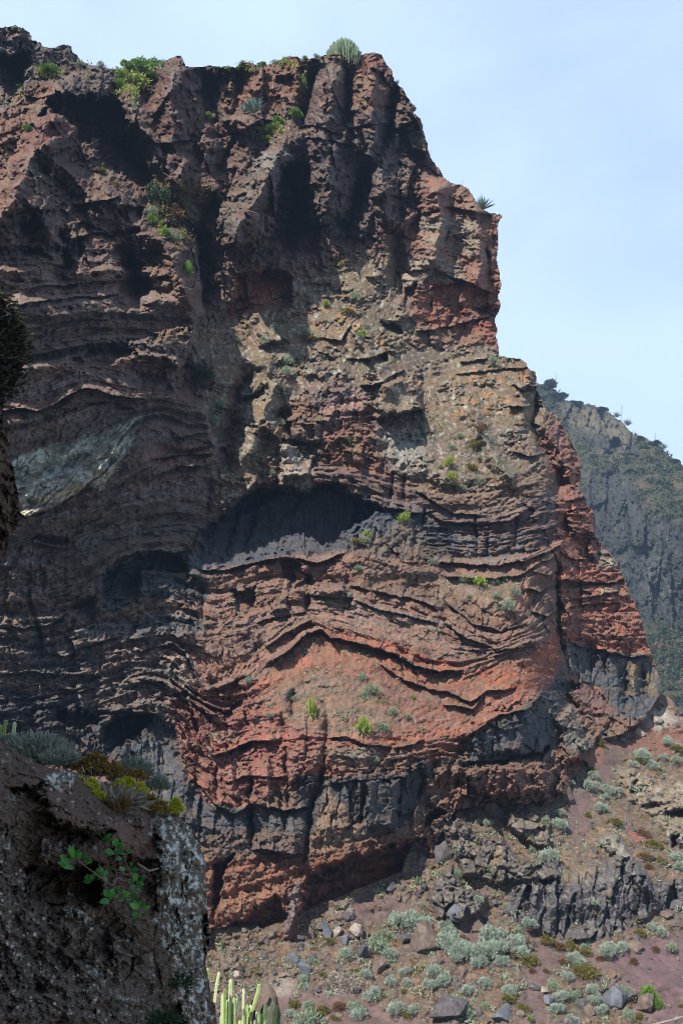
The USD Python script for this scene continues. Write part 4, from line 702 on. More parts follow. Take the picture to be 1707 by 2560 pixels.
tw, td = T.poly([(1600, 1690), (1640, 1728), (1675, 1745), (1700, 1775), (1760, 1820), (2050, 1990), (2050, 2820), (380, 2820), (380, 2320), (660, 2320), (900, 2220), (1000, 2180), (1040, 2080), (1090, 1990), (1300, 1950), (1390, 1900), (1450, 1830), (1560, 1730)], 4)
tin = np.zeros(tu.shape, bool); tin[tw] = td > 0
tc = tin[:-1, :-1] & tin[1:, 1:]
tun = T.unit[:-1, :-1]
tag(grid_mesh('/World/slope', TP, TN, T.col, tc & (tun == 0), M_ROCK, skirt=3.0, whole=tc), 'stony slope with mauve sand below the cliff', kind='structure')
tag(grid_mesh('/World/columnar_outcrop', TP, TN, T.col, tc & (tun == 1), M_ROCK), 'long dark grey outcrop with upright columns across the lower slope', 'rock outcrop')
tag(grid_mesh('/World/tan_crag', TP, TN, T.col, tc & (tun == 2), M_ROCK, skirt=3.0, whole=tc), 'craggy tan outcrop with dark holes at the right edge of the slope', 'rock outcrop')
tag(grid_mesh('/World/broken_outcrop', TP, TN, T.col, tc & (tun == 3), M_ROCK), 'broken dark rocks and tilted slab on the slope below the red overhang', 'rock outcrop')

# ---------------------------------------------------------------- the far ridge
RSTEP = 3.0
F = Sheet(1240, 2150, 900, 1960, RSTEP, warp=(7.0, 40.0), seed=15)
fu, fv = F.U, F.V
F.D = 1.5 * F.base(column(1240, (900, 345), (1200, 320), (1500, 300), (1950, 285)) + column(1400, (960, 335), (1100, 318), (1250, 300), (1500, 290), (1700, 278), (1950, 262)) + column(1550, (1050, 312), (1110, 302), (1250, 276), (1320, 270), (1560, 262), (1700, 246), (1950, 225))
    + column(1707, (1160, 290), (1300, 258), (1420, 246), (1590, 240), (1750, 222), (1950, 200)) + column(2150, (1420, 262), (1600, 235), (1950, 185)), smooth=2.5)
f_cliff = np.maximum(F.mask([(1460, 1180), (1560, 1170), (1620, 1290), (1730, 1300), (2150, 1500), (2150, 1760), (1720, 1600), (1560, 1530), (1440, 1400)], 18), F.mask([(1400, 1010), (1500, 1010), (1590, 1090), (1600, 1130), (1520, 1140), (1440, 1100)], 12))
F.p += 4 * fb(fu / 120, fv / 120, 3, 201) + (1 - f_cliff) * (4.2 * fb(fu / 34, fv / 26, 5, 203, .62, True))
F.p += f_cliff * (6.5 * chunky(F.wu / 34, F.wv / 120, 205, .8, 1.2, .5, .08) + 3.2 * chunky(F.wu / 13, F.wv / 40, 206, .9, 1.0, .5, .1) + 2.0 * fb(fu / 16, fv / 20, 4, 207, .65, True))
F.bump([(1520, 1105), (1548, 1095), (1560, 1128), (1530, 1138)], -7, 8); F.bump([(1560, 1175), (1600, 1180), (1605, 1195), (1560, 1190)], -4, 6)
F.ledge([(1500, 1120), (1560, 1135), (1600, 1140)], 2.5, 3, 10, 10)
F.col[:] = lin((104, 98, 76))
F.mottle(.8 * sstep(-.15, .25, fb(fu / 40, fv / 28, 4, 211, .62)) * (1 - .7 * f_cliff), (74, 86, 52))
F.mottle(.5 * sstep(.1, .4, fb(fu / 60, fv / 30, 4, 212)) * (1 - f_cliff), (134, 108, 84))
F.mottle(.9 * f_cliff, (78, 80, 84))
F.mottle(.55 * f_cliff * sstep(.0, .35, fb(fu / 18, fv / 60, 4, 213, .6)), (116, 112, 104))
F.mottle(.6 * f_cliff * sstep(.1, .35, fb(fu / 26, fv / 34, 4, 214, .6)), (64, 76, 50))
for rgb, f, q in [((150, 140, 116), 12, [(1400, 1020), (1500, 1015), (1590, 1095), (1560, 1120), (1480, 1080), (1430, 1070)]), ((122, 122, 118), 14, [(1610, 1400), (1660, 1390), (1680, 1480), (1640, 1530), (1610, 1480)]), ((130, 92, 78), 9, [(1600, 1595), (1720, 1600), (2000, 1660), (2000, 1690), (1720, 1625), (1610, 1625)]), ((140, 128, 110), 8, [(1500, 1130), (1540, 1125), (1570, 1150), (1520, 1150)])]:
    F.paint(q, rgb, f, None, .75, 9)
F.col *= (1 + .25 * fb(fu / 10, fv / 14, 3, 215))[..., None]
F.col = np.clip(F.col * np.array([.52, .52, .46]), .008, .6)
FP = F.points(); FN = vnormals(FP)
fw, fd = F.poly([(1200, 940), (1346, 958), (1372, 958), (1386, 970), (1415, 1000), (1450, 1008), (1490, 1014), (1520, 1030), (1556, 1055), (1580, 1085), (1610, 1090), (1640, 1108), (1665, 1132), (1707, 1163), (1800, 1225), (2200, 1430), (2200, 2000), (1200, 2000)], 3)
fin = np.zeros(fu.shape, bool); fin[fw] = fd > 0
fc = fin[:-1, :-1] & fin[1:, 1:]
M_FAR = rock_material('far_rock', fine=.8, bump=.4)
tag(grid_mesh('/World/far_ridge', FP, FN, F.col, fc, M_FAR, skirt=60.0, whole=fc), 'green scrubby ridge with dark cliffs beyond the headland', kind='structure')

# ---------------------------------------------------------------- rocks close by, lower left and left edge
G = Sheet(-160, 600, 1790, 2720, 2.0, warp=(7.0, 50.0), seed=21)
gu, gv = G.U, G.V
G.D = G.base(column(-160, (1790, 3.1), (1900, 2.7), (2100, 2.4), (2400, 2.25), (2720, 2.1)) + column(0, (1800, 3.9), (1880, 3.3), (2000, 2.9), (2200, 2.75), (2400, 2.6), (2720, 2.4)) + column(150, (1880, 4.0), (1950, 3.5), (2060, 3.1), (2130, 3.12), (2300, 3.0), (2720, 2.7))
    + column(300, (1960, 4.2), (2020, 3.8), (2070, 3.45), (2150, 3.4), (2300, 3.3), (2500, 3.15), (2720, 2.9)) + column(420, (2000, 4.5), (2050, 4.0), (2150, 3.7), (2300, 3.6), (2720, 3.3)) + column(490, (2050, 4.9), (2150, 4.2), (2300, 4.0), (2720, 3.7)) + column(560, (2100, 5.6), (2300, 5.2), (2720, 4.6)), smooth=2.0)
g_rib = np.zeros(gu.shape)
for q_, f_ in (([(390, 2040), (440, 2030), (480, 2070), (515, 2150), (525, 2300), (530, 2500), (570, 2740), (470, 2740), (440, 2500), (410, 2350), (395, 2200)], 30), ([(110, 1950), (150, 1925), (190, 1935), (175, 1965), (130, 1975)], 10)):
    w_, d_ = G.poly(q_, 60)
    g_rib[w_] = np.maximum(g_rib[w_], sstep(-f_, f_, d_ + 1.6 * f_ * fb(gu[w_] / 46, gv[w_] / 70, 5, 343, .65)))
g_grey = G.mask([(-160, 2080), (30, 2060), (70, 2200), (180, 2260), (330, 2300), (400, 2420), (430, 2720), (-160, 2720)], 40)
G.p += .14 * fb(gu / 150, gv / 130, 3, 301) + .055 * terrace(fb(gu / 60, gv / 50, 5, 303, .55, True), .3, .6) + .030 * chunky(G.wu / 70, G.wv / 62, 305, .9, 1, .6, .08) + .008 * chunky(G.wu / 18, G.wv / 18, 306, .9, 1, .4, .1) * (1 + fb(gu / 60, gv / 60, 2, 304)) + .006 * fb(gu / 9, gv / 9, 3, 307)
g_rib = g_rib * sstep(-.25, .1, fb(gu / 34, gv / 60, 4, 308, .6) + g_rib - .55)
G.p += g_rib * (.05 * fb(gu / 26, gv / 60, 4, 309, .62, True) + .014 * chunky(G.wu / 14, G.wv / 18, 311, .9, .9, .5, .12))
for h, e, q in [(.10, 18, [(120, 2060), (280, 2070), (270, 2110), (140, 2110)]), (.20, 20, [(60, 2170), (250, 2160), (260, 2260), (120, 2300), (50, 2240)]), (.06, 24, [(260, 2130), (380, 2150), (390, 2300), (300, 2310), (250, 2220)]), (.25, 12, [(470, 2300), (520, 2280), (525, 2420), (480, 2430)]), (.14, 14, [(20, 1970), (100, 1960), (100, 2020), (30, 2030)]), (.14, 14, [(400, 2520), (450, 2500), (470, 2600), (420, 2620)])]:
    G.bump(q, -h, e)
for h, e, q in [(.16, 12, [(100, 1965), (160, 1950), (270, 2040), (285, 2075), (230, 2090), (130, 2060)]), (.10, 16, [(270, 2330), (340, 2350), (330, 2420), (270, 2420)]), (.10, 14, [(385, 2060), (440, 2050), (450, 2200), (400, 2190)])]:
    G.bump(q, h, e)
G.groove([(455, 2060), (462, 2200), (470, 2330)], .08, 10)
G.col[:] = lin((104, 84, 68))
G.paint([(80, 1940), (170, 1950), (290, 2070), (230, 2095), (110, 2040)], (122, 92, 76), 10, None, .9, 8)
G.paint([(280, 2050), (380, 2060), (370, 2140), (290, 2110)], (140, 106, 84), 12, None, .9, 8)
G.paint([(60, 2170), (260, 2160), (260, 2280), (100, 2310)], (112, 82, 52), 20, None, .8, 8)
G.mottle(.5 * g_grey, (98, 92, 88)); G.mottle(.6 * g_rib, (112, 104, 92))
G.mottle(.6 * g_rib * sstep(-.05, .25, fb(gu / 20, gv / 36, 4, 321, .6)), (96, 80, 50))
gl = fb(gu / 16, gv / 22, 5, 323, .75)
a, b, c_, dx, dy, e = blocks(G.wu / 15, G.wv / 15, 325)
spots = sstep(.34, .16, np.hypot(dx, dy) / (.6 + .5 * b)) * (a > -.1)
SPOTS = (.85 * spots * (g_grey + .5 * G.mask([(60, 1900), (180, 1940), (290, 2060), (200, 2080), (90, 2000)], 20)).clip(0, 1) * sstep(-.12, .12, fb(gu / 60, gv / 60, 3, 327)))
G.mottle(.4 * g_grey * sstep(0, .3, fb(gu / 22, gv / 26, 5, 329, .7)), (140, 140, 134))
G.col *= (1 + .25 * fb(gu / 30, gv / 30, 4, 331, .6) + .2 * fb(gu / 7, gv / 7, 3, 333))[..., None]
G.col *= .62
lpatch = (g_rib + .35 * sstep(.1, .4, fb(gu / 70, gv / 90, 3, 341))).clip(0, 1)
G.mottle(.85 * lpatch * sstep(-.05, .18, gl), (172, 186, 190))
G.mottle(.85 * lpatch * sstep(.08, .18, gl), (214, 226, 230))
G.mottle(SPOTS, (205, 208, 204))
G.mottle(.5 * sstep(.22, .34, fb(gu / 10, gv / 12, 4, 335, .7)) * (.25 + g_rib + .5 * g_grey).clip(0, 1), (190, 194, 190))
G.col = np.clip(G.col * np.array([1.12, .98, .84]), .01, .8)
GP = G.points(); GN = vnormals(GP)
gw, gd = G.poly([(-200, 1780), (-40, 1838), (0, 1850), (60, 1888), (110, 1918), (190, 1930), (250, 1955), (300, 1972), (370, 1995), (405, 2030), (440, 2036), (462, 2055), (480, 2085), (502, 2112), (514, 2150), (517, 2200), (522, 2270), (526, 2340), (516, 2400), (520, 2440), (534, 2510), (550, 2570), (580, 2760), (-200, 2760)], 3)
gin = np.zeros(gu.shape, bool); gin[gw] = gd > 0
gc = gin[:-1, :-1] & gin[1:, 1:]
M_NEAR = rock_material('near_rock', fine=34.0, bump=.006, lo=.66, hi=1.36)
tag(grid_mesh('/World/near_rock', GP, GN, G.col, gc, M_NEAR, skirt=2.5, whole=gc), 'big brown rock close by at the lower left, its edge crusted with pale lichen', 'rock')

E = Sheet(-420, 90, 690, 1480, 2.5, warp=(8.0, 40.0), seed=25)
eu, ev = E.U, E.V
E.D = E.base(column(-420, (690, 7.2), (1000, 7.0), (1480, 6.6)) + column(0, (690, 9.2), (1000, 9), (1200, 8.8), (1480, 8.6)) + column(80, (690, 10), (1000, 9.8), (1480, 9.4)), smooth=2)
E.p += .25 * fb(eu / 60, ev / 60, 4, 351, .6, True) + .08 * chunky(E.wu / 20, E.wv / 22, 353, .8, .9, .4, .1) + .05 * fb(eu / 10, ev / 10, 3, 355)
E.col[:] = lin((104, 74, 54))
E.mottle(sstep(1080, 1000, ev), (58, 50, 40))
E.col *= (1 + .35 * fb(eu / 14, ev / 14, 4, 357, .65))[..., None]
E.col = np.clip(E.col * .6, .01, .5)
EP = E.points()
ew, ed = E.poly([(-500, 660), (-60, 700), (0, 732), (14, 762), (36, 795), (58, 835), (60, 885), (54, 935), (30, 972), (10, 1002), (7, 1060), (25, 1110), (28, 1150), (46, 1235), (54, 1290), (30, 1345), (10, 1400), (-30, 1440), (-500, 1500)], 3)
ein = np.zeros(eu.shape, bool); ein[ew] = ed > 0
ec = ein[:-1, :-1] & ein[1:, 1:]
tag(grid_mesh('/World/edge_rock', EP, vnormals(EP), E.col, ec, M_NEAR, skirt=2.0, whole=ec), 'brown rock spur jutting in at the left edge of the view', 'rock')

# the gully's near wall, to the left of where the photographer stands, keeps the rocks close by in shade
yy, zz = np.meshgrid(np.linspace(-9, 5.5, 70), np.linspace(-16, 1, 70))
top = 12.5 - 10.8 * sstep(0.6, 2.4, yy) + .6 * pn(yy, 0 * yy, 5)
zw = np.where(zz > 0, 0, zz) + np.clip((zz + 16) / 17, 0, 1) * top
xw = -4.3 - .25 * np.maximum(yy, 0) * 0 - .8 * fb(yy / 2.5, zw / 2.5, 5, 371, .55, True) - .10 * np.maximum(zw, 0)
WP = np.stack([xw, yy, zw + EYE], -1)
tag(grid_mesh('/World/gully_wall', WP, vnormals(WP) * -1, np.broadcast_to(lin((104, 84, 70)), WP.shape), np.ones((69, 69), bool), M_NEAR), 'rock wall of the gully beside the viewpoint', kind='structure')

# low ground in the valley, out to the horizon
rr = np.concatenate([[0.0], np.geomspace(20, 5000, 30)]); aa = np.linspace(0, 2 * np.pi, 73)[:-1]
gx, gy = (rr[:, None] * np.cos(aa)).ravel(), (rr[:, None] * np.sin(aa)).ravel()
gz = -62 + 3 * fb(gx / 60, gy / 60, 3, 381)
k = np.arange(len(rr) - 1)[:, None] * 72; a0 = np.arange(72)[None]; a1 = (a0 + 1) % 72
q = np.stack([k + a0, k + 72 + a0, k + 72 + a1, k + a1], -1).reshape(-1, 4)
M_SOIL = usdkit.material(stage, '/World/Looks/valley_soil', {'g': ('geometry', {}), 'n': ('noise_texture', {'scale': .05, 'detail': 8.0}), 'r': ('rgb_ramp', {'ramp': [(.35, (.09, .075, .05)), (.6, (.05, .06, .03))]}), 'p': ('principled_bsdf', {'roughness': .95})}, [('g.position', 'n.vector'), ('n.fac', 'r.fac'), ('r.color', 'p.base_color')], surface='p.BSDF')
tag(usdkit.mesh(stage, '/World/ground', (np.stack([gx, gy, gz], 1), q), M_SOIL), 'valley floor far below', kind='structure')

# ---------------------------------------------------------------- the air between here and the ridge
def closed_box(x0, x1, y0, y1, z0, z1):
    v = np.array([(x, y, z) for x in (x0, x1) for y in (y0, y1) for z in (z0, z1)], float)
    f = np.array([(0, 1, 3, 2), (4, 6, 7, 5), (0, 4, 5, 1), (2, 3, 7, 6), (0, 2, 6, 4), (1, 5, 7, 3)])
    return v, f
M_AIR = usdkit.material(stage, '/World/Looks/thin_haze', {'v': ('principled_volume', {'color': (.50, .70, 1.0), 'density': 0.00020, 'anisotropy': 0.2})}, volume='v.volume')
tag(usdkit.mesh(stage, '/World/haze', closed_box(-5200, 5200, -5200, 5200, -70, 130), M_AIR), 'thin blue haze over the valley', kind='stuff')

# ---------------------------------------------------------------- makers of plants and stones
import trimesh
TAKEN = {}


def fresh(name, parent='/World'):
    k = TAKEN.get((parent, name), 0)
    TAKEN[(parent, name)] = k + 1
    return f'{parent}/{name}' + (f'_{k:03d}' if k else '')


def thing(name, label, category, group=None, loc=(0, 0, 0), rz=0.0, scale=(1, 1, 1), source=None):
    x = UsdGeom.Xform.Define(stage, fresh(name))
    if source is not None:
        x.GetPrim().GetReferences().AddInternalReference(source.GetPath())
        x.GetPrim().SetInstanceable(True)
    api = UsdGeom.XformCommonAPI(x)
    api.SetTranslate(Gf.Vec3d(*map(float, loc)))
    api.SetRotate(Gf.Vec3f(0, 0, math.degrees(rz)))
    api.SetScale(Gf.Vec3f(*map(float, scale)))
    tag(x, label, category, group)
    return x.GetPrim()


def part(name, mesh, mat, parent, smooth=False, label=None):
    m = usdkit.mesh(stage, fresh(name, str(parent.GetPath())), mesh, mat, smooth=smooth)
    return tag(m, label)


def spot(sheet, pts, u, v):
    i = int(np.clip(round((v - sheet.v[0]) / sheet.step), 1, len(sheet.v) - 2))
    j = int(np.clip(round((u - sheet.u[0]) / sheet.step), 1, len(sheet.u) - 2))
    return np.median(pts[i - 1:i + 2, j - 1:j + 2].reshape(-1, 3), 0)


def seen(u, v, d):
    """The point d metres out along the sight line of a place on the survey sketch."""
    return np.array([(u - PW / 2) / (PW / 2) * TANH * d, d, (PH / 2 - v) / (PW / 2) * TANH * d + EYE])


def unit(a):
    return a / (np.linalg.norm(a, axis=-1, keepdims=True) + 1e-9)


def leaves(base, d, length, width, rng, bend=.15):
    n = len(base)
    length, width = np.broadcast_to(length, n)[:, None], np.broadcast_to(width, n)[:, None]
    side = unit(np.cross(d, rng.normal(size=(n, 3))))
    up = np.cross(side, d)
    mid = base + d * length * .5 + up * length * bend
    v = np.stack([base, mid + side * width / 2, base + d * length, mid - side * width / 2], 1).reshape(-1, 3)
    k = np.arange(n)[:, None] * 4
    return v, np.vstack([k + [0, 1, 2], k + [0, 2, 3]])


def rods(a, b, r0, r1, sides=4):
    a, b = np.atleast_2d(a), np.atleast_2d(b)
    n = len(a)
    d = unit(b - a)
    x = unit(np.cross(d, np.where(np.abs(d[:, 2:]) < .9, [[0, 0, 1.]], [[1., 0, 0]])))
    y = np.cross(d, x)
    t = np.arange(sides) * 2 * np.pi / sides
    ring = np.cos(t)[None, :, None] * x[:, None] + np.sin(t)[None, :, None] * y[:, None]
    r0, r1 = np.broadcast_to(r0, n)[:, None, None], np.broadcast_to(r1, n)[:, None, None]
    v = np.concatenate([a[:, None] + ring * r0, b[:, None] + ring * r1], 1).reshape(-1, 3)
    k, j = np.arange(n)[:, None] * 2 * sides, np.arange(sides)
    j1 = (j + 1) % sides
    f = np.concatenate([np.stack([k + j, k + j1, k + sides + j1], -1).reshape(-1, 3), np.stack([k + j, k + sides + j1, k + sides + j], -1).reshape(-1, 3)])
    cap = [[sides + 0, sides + m, sides + m + 1] for m in range(1, sides - 1)]
    f = np.vstack([f, (k[:, :, None] + np.array(cap)[None]).reshape(-1, 3)])
    return v, f


def join(*ms):
    v, f, n = [], [], 0
    for a, b in ms:
        v.append(a); f.append(np.asarray(b) + n); n += len(a)
    return np.vstack(v), np.vstack(f)


def leaf_material(name, rgb, rgb2, trans=.25, rough=.6):
    return usdkit.material(stage, '/World/Looks/' + name, {
        'g': ('geometry', {}), 'o': ('object_info', {}), 'n': ('noise_texture', {'scale': 4.0, 'detail': 2.0}),
        'add': ('math', {'math_type': 'add'}), 'isl': ('math', {'math_type': 'multiply_add', 'value2': .6, 'value3': -.3}), 'r': ('rgb_ramp', {'ramp': [(.1, rgb), (.9, rgb2)]}),
        'add2': ('math', {'math_type': 'multiply_add', 'value2': .5, 'value3': .0}),
        'p': ('principled_bsdf', {'roughness': rough, 'specular_ior_level': .3}), 't': ('translucent_bsdf', {}), 'm': ('mix_closure', {'fac': trans}),
    }, [('g.random_per_island', 'isl.value1'), ('o.random', 'add2.value1'), ('isl.value', 'add.value1'), ('n.fac', 'add.value2'), ('add.value', 'r.fac'), ('r.color', 'p.base_color'), ('r.color', 't.color'), ('p.BSDF', 'm.closure1'), ('t.BSDF', 'm.closure2')], surface='m.closure')


M_SILVER = leaf_material('silver_leaf', (0.185, 0.228, 0.178), (0.434, 0.510, 0.423))
M_SAGE = leaf_material('sage_leaf', (0.156, 0.200, 0.128), (0.342, 0.413, 0.285))
M_OLIVE = leaf_material('olive_cushion', (0.078, 0.070, 0.016), (0.225, 0.186, 0.035))
M_RUST = leaf_material('rusty_cushion', (0.082, 0.043, 0.014), (0.180, 0.104, 0.032))
M_GREEN = leaf_material('green_leaf', (0.078, 0.147, 0.022), (0.237, 0.372, 0.056))
M_YELLOW = leaf_material('yellow_green_leaf', (0.144, 0.187, 0.029), (0.374, 0.416, 0.101))
M_DARKGREEN = leaf_material('dark_green_leaf', (0.023, 0.043, 0.019), (0.078, 0.117, 0.039))
M_DRY = leaf_material('dry_grass', (0.180, 0.150, 0.112), (0.450, 0.405, 0.330), .15, .8)
M_WOOD = usdkit.material(stage, '/World/Looks/woody_stem', {'g': ('geometry', {}), 'n': ('noise_texture', {'scale': 30.0}), 'r': ('rgb_ramp', {'ramp': [(.3, (.05, .038, .028)), (.7, (.13, .10, .08))]}), 'p': ('principled_bsdf', {'roughness': .9})}, [('g.position', 'n.vector'), ('n.fac', 'r.fac'), ('r.color', 'p.base_color')], surface='p.BSDF')
M_AGAVE = leaf_material('agave_blade', (0.105, 0.161, 0.133), (0.224, 0.294, 0.252), .1, .5)


def shrub_meshes(rng, n=620, blobs=7, flat=.62, leaf=(.13, .045), spiky=.5, upward=.5):
    """A shrub one metre across: leaves over several mounds, and the twigs that carry them."""
    a = rng.uniform(0, 2 * np.pi, blobs)
    r = np.sqrt(rng.uniform(0, 1, blobs)) * .30
    c = np.stack([r * np.cos(a), r * np.sin(a), rng.uniform(.10, .30, blobs)], 1)
    R = rng.uniform(.16, .26, blobs)
    k = rng.choice(blobs, n, p=R ** 2 / (R ** 2).sum())
    d = unit(rng.normal(size=(n, 3))); d[:, 2] = np.abs(d[:, 2]) * 1.0 - .15; d = unit(d)
    base = c[k] + d * R[k][:, None] * rng.uniform(.70, 1.0, n)[:, None]
    base[:, 2] = base[:, 2] * flat / .5
    dirs = unit(d + np.array([0, 0, upward]) + rng.normal(size=(n, 3)) * spiky)
    fol = leaves(base, dirs, leaf[0] * rng.uniform(.6, 1.3, n), leaf[1] * rng.uniform(.7, 1.3, n), rng)
    m = 26
    tips = c[rng.integers(0, blobs, m)] + unit(rng.normal(size=(m, 3))) * .14
    tips[:, 2] = np.abs(tips[:, 2]) * flat / .5
    st = rods(np.tile([[0, 0, -.08]], (m, 1)) + rng.normal(size=(m, 3)) * [.05, .05, 0], tips, .012, .005, 3)
    return fol, st


class Kind:
    """One kind of shrub in a few shapes; the first use of a shape is the shape itself, later ones refer to it."""

    def __init__(self, name, mat, category, variants=3, seed=0, **how):
        self.name, self.mat, self.category, self.n, self.seed, self.how, self.made = name, mat, category, variants, seed, how, {}
        self.rng = np.random.default_rng(seed)

    def put(self, loc, width, height, label, group=None):
        k = int(self.rng.integers(self.n))
        sc, rz = (width, width, height / self.how.get('flat', .62) * .9), self.rng.uniform(0, 6.28)
        if k in self.made:
            return thing(self.name, label, self.category, group, loc, rz, sc, self.made[k])
        t = self.made[k] = thing(self.name, label, self.category, group, loc, rz, sc)
        fol, st = shrub_meshes(np.random.default_rng(self.seed * 10 + k), **self.how)
        part('foliage', fol, self.mat, t)
        part('twigs', st, M_WOOD, t)
        return t


SILVER = Kind('silver_shrub', M_SILVER, 'shrub', 4, 1, n=900, leaf=(.10, .035))
SAGE = Kind('sage_shrub', M_SAGE, 'shrub', 2, 2, n=520, leaf=(.13, .03), spiky=.7)
OLIVE = Kind('olive_cushion', M_OLIVE, 'cushion plant', 2, 3, n=520, leaf=(.12, .06), flat=.45, spiky=.8)
RUST = Kind('rusty_cushion', M_RUST, 'cushion plant', 2, 4, n=420, leaf=(.11, .05), flat=.45, spiky=.8)
GREEN = Kind('green_shrub', M_GREEN, 'shrub', 3, 5, n=900, leaf=(.11, .05), flat=.5)
YELLOW = Kind('yellow_green_succulent', M_YELLOW, 'succulent', 2, 6, n=190, leaf=(.26, .10), upward=.8)
DARKG = Kind('dark_green_shrub', M_DARKGREEN, 'shrub', 2, 7, n=600, leaf=(.14, .07))
MPP = TANH / (PW / 2)   # metres per unit of the sketch at one metre


def grow(kind, sheet, pts, u, v, w, label, group=None, h=None, sink=.12):
    h = h or .72 * w
    p = spot(sheet, pts, u, v + .38 * h)
    s = p[1] * MPP
    return kind.put(p - [0, .1 * w * s, sink * h * s], w * s, h * s, label, group)


def boulder_mesh(rng, w, d, h, rough=.05, corners=14, flat=False):
    q = unit(rng.normal(size=(corners, 3))) * rng.uniform(.8, 1.1, (corners, 1))
    m = trimesh.convex.convex_hull(q)
    for _ in range(3):
        m = m.subdivide()
    v = np.array(m.vertices)
    o = rng.uniform(0, 50, 3)
    n = fb(v[:, 0] * 2.2 + o[0] + v[:, 2], v[:, 1] * 2.2 + o[1] - v[:, 2] * 1.3, 4, 7, .6)
    n2 = fb(v[:, 2] * 3 + o[2], v[:, 0] * 3 + v[:, 1], 3, 9, .6, True)
    v = v * (1 + rough * (n + n2))[:, None] * np.array([w, d, h]) / 2 / .93
    return v, np.array(m.faces)


def stone_material(name, a, b, lichen=.25):
    return usdkit.material(stage, '/World/Looks/' + name, {
        'g': ('geometry', {}), 'n': ('noise_texture', {'scale': 2.6, 'detail': 8.0, 'roughness': .65}), 'n2': ('noise_texture', {'scale': 5.5, 'detail': 6.0, 'roughness': .7}), 'r': ('rgb_ramp', {'ramp': [(.32, a), (.68, b)]}),
        'l': ('rgb_ramp', {'ramp': [(.56, (0, 0, 0)), (.68, (lichen,) * 3)]}), 'm': ('mix', {'color2': (.24, .23, .20)}), 'b': ('bump', {'strength': .8, 'distance': .05}), 'p': ('principled_bsdf', {'roughness': .9, 'specular_ior_level': .25})},
        [('g.position', 'n.vector'), ('g.position', 'n2.vector'), ('n.fac', 'r.fac'), ('n2.fac', 'l.fac'), ('l.color', 'm.fac'), ('r.color', 'm.color1'), ('m.color', 'p.base_color'), ('n.fac', 'b.height'), ('b.normal', 'p.normal')], surface='p.BSDF')


M_ST_DARK = stone_material('dark_stone', (.030, .027, .030), (.075, .068, .070))
M_ST_BLUE = stone_material('blue_grey_stone', (.045, .050, .060), (.10, .105, .115))
M_ST_BROWN = stone_material('brown_stone', (.050, .036, .030), (.115, .085, .068))
M_ST_TAN = stone_material('tan_stone', (.11, .09, .07), (.22, .19, .155), .5)
STONE = {'dark': M_ST_DARK, 'blue': M_ST_BLUE, 'brown': M_ST_BROWN, 'tan': M_ST_TAN}
srng = np.random.default_rng(77)


def boulder(u, v, w, h, kind, label, sheet=None, pts=None, tilt=0.0, group=None, rough=.06, name='boulder'):
    sheet, pts = sheet or T, TP if pts is None else pts
    p = spot(sheet, pts, u, v + .42 * h)
    s = p[1] * MPP
    m = boulder_mesh(srng, w * s, w * s * srng.uniform(.8, 1.0), h * s * 1.15, rough)
    vv = np.array(m[0])
    c, si = math.cos(tilt), math.sin(tilt)
    vv = np.stack([vv[:, 0] * c - vv[:, 2] * si, vv[:, 1], vv[:, 0] * si + vv[:, 2] * c], 1)
    o = usdkit.mesh(stage, fresh(name), (vv, m[1]), STONE[kind], smooth=28)
    UsdGeom.XformCommonAPI(o).SetTranslate(Gf.Vec3d(*(p + [0, .25 * w * s, .36 * h * s]).tolist()))
    return tag(o, label, 'boulder', group)


def agave(name, loc, size, label, n=38, seed=0, mat=None, flat=.4):
    rng = np.random.default_rng(seed)
    t = thing(name, label, 'agave', None, loc, rng.uniform(0, 6), (size,) * 3)
    for k in range(n):
        a, e = k * 2.39996, flat + (1.25 - flat) * (1 - k / n) ** .8 * 0 + rng.uniform(0, 1) * (1.35 - flat)
        d = np.array([math.cos(a) * math.cos(e), math.sin(a) * math.cos(e), math.sin(e)])
        side = unit(np.cross(d, [0, 0, 1.]))
        up = np.cross(side, d)
        L = rng.uniform(.42, .58)
        v = [np.zeros(3) - side * .025, np.zeros(3) + side * .025, d * L * .5 - side * .04 + up * .03, d * L * .5 + side * .04 + up * .03, d * L + up * .0, d * L * .5 - up * .01]
        part('blade', (np.array(v), np.array([(0, 1, 3), (0, 3, 2), (2, 3, 4), (0, 5, 1), (1, 5, 3), (0, 2, 5), (2, 4, 5), (3, 5, 4)])), mat or M_AGAVE, t)
    return t


def flower_stalk(loc, height, label, branches=10, seed=0, thick=.01):
    rng = np.random.default_rng(seed)
    t = thing('agave_flower_stalk', label, 'flower stalk', None, loc, 0, (1, 1, 1))
    lean = np.array([rng.uniform(-.02, .02), 0, 1]) * height
    part('mast', rods([[0, 0, -.3]], [lean], height * thick, height * thick * .4, 6), M_STALK, t)
    for k in range(branches):
        z = .55 + .43 * k / max(1, branches - 1)
        a = k * 2.4 + rng.uniform(0, .4)
        L = height * .10 * (1.25 - z) * 2
        b0 = lean * z
        b1 = b0 + np.array([math.cos(a) * L, math.sin(a) * L, L * .35])
        tuft = leaves(np.tile(b1, (10, 1)), unit(rng.normal(size=(10, 3)) + [0, 0, .6]), height * .022, height * .009, rng)
        part('side_branch', join(rods([b0], [b1], height * thick * .35, height * thick * .25, 4), tuft), M_STALK, t)
    return t


M_STALK = usdkit.material(stage, '/World/Looks/dry_stalk', {'p': ('principled_bsdf', {'base_color': (.13, .11, .085), 'roughness': .85})}, surface='p.BSDF')

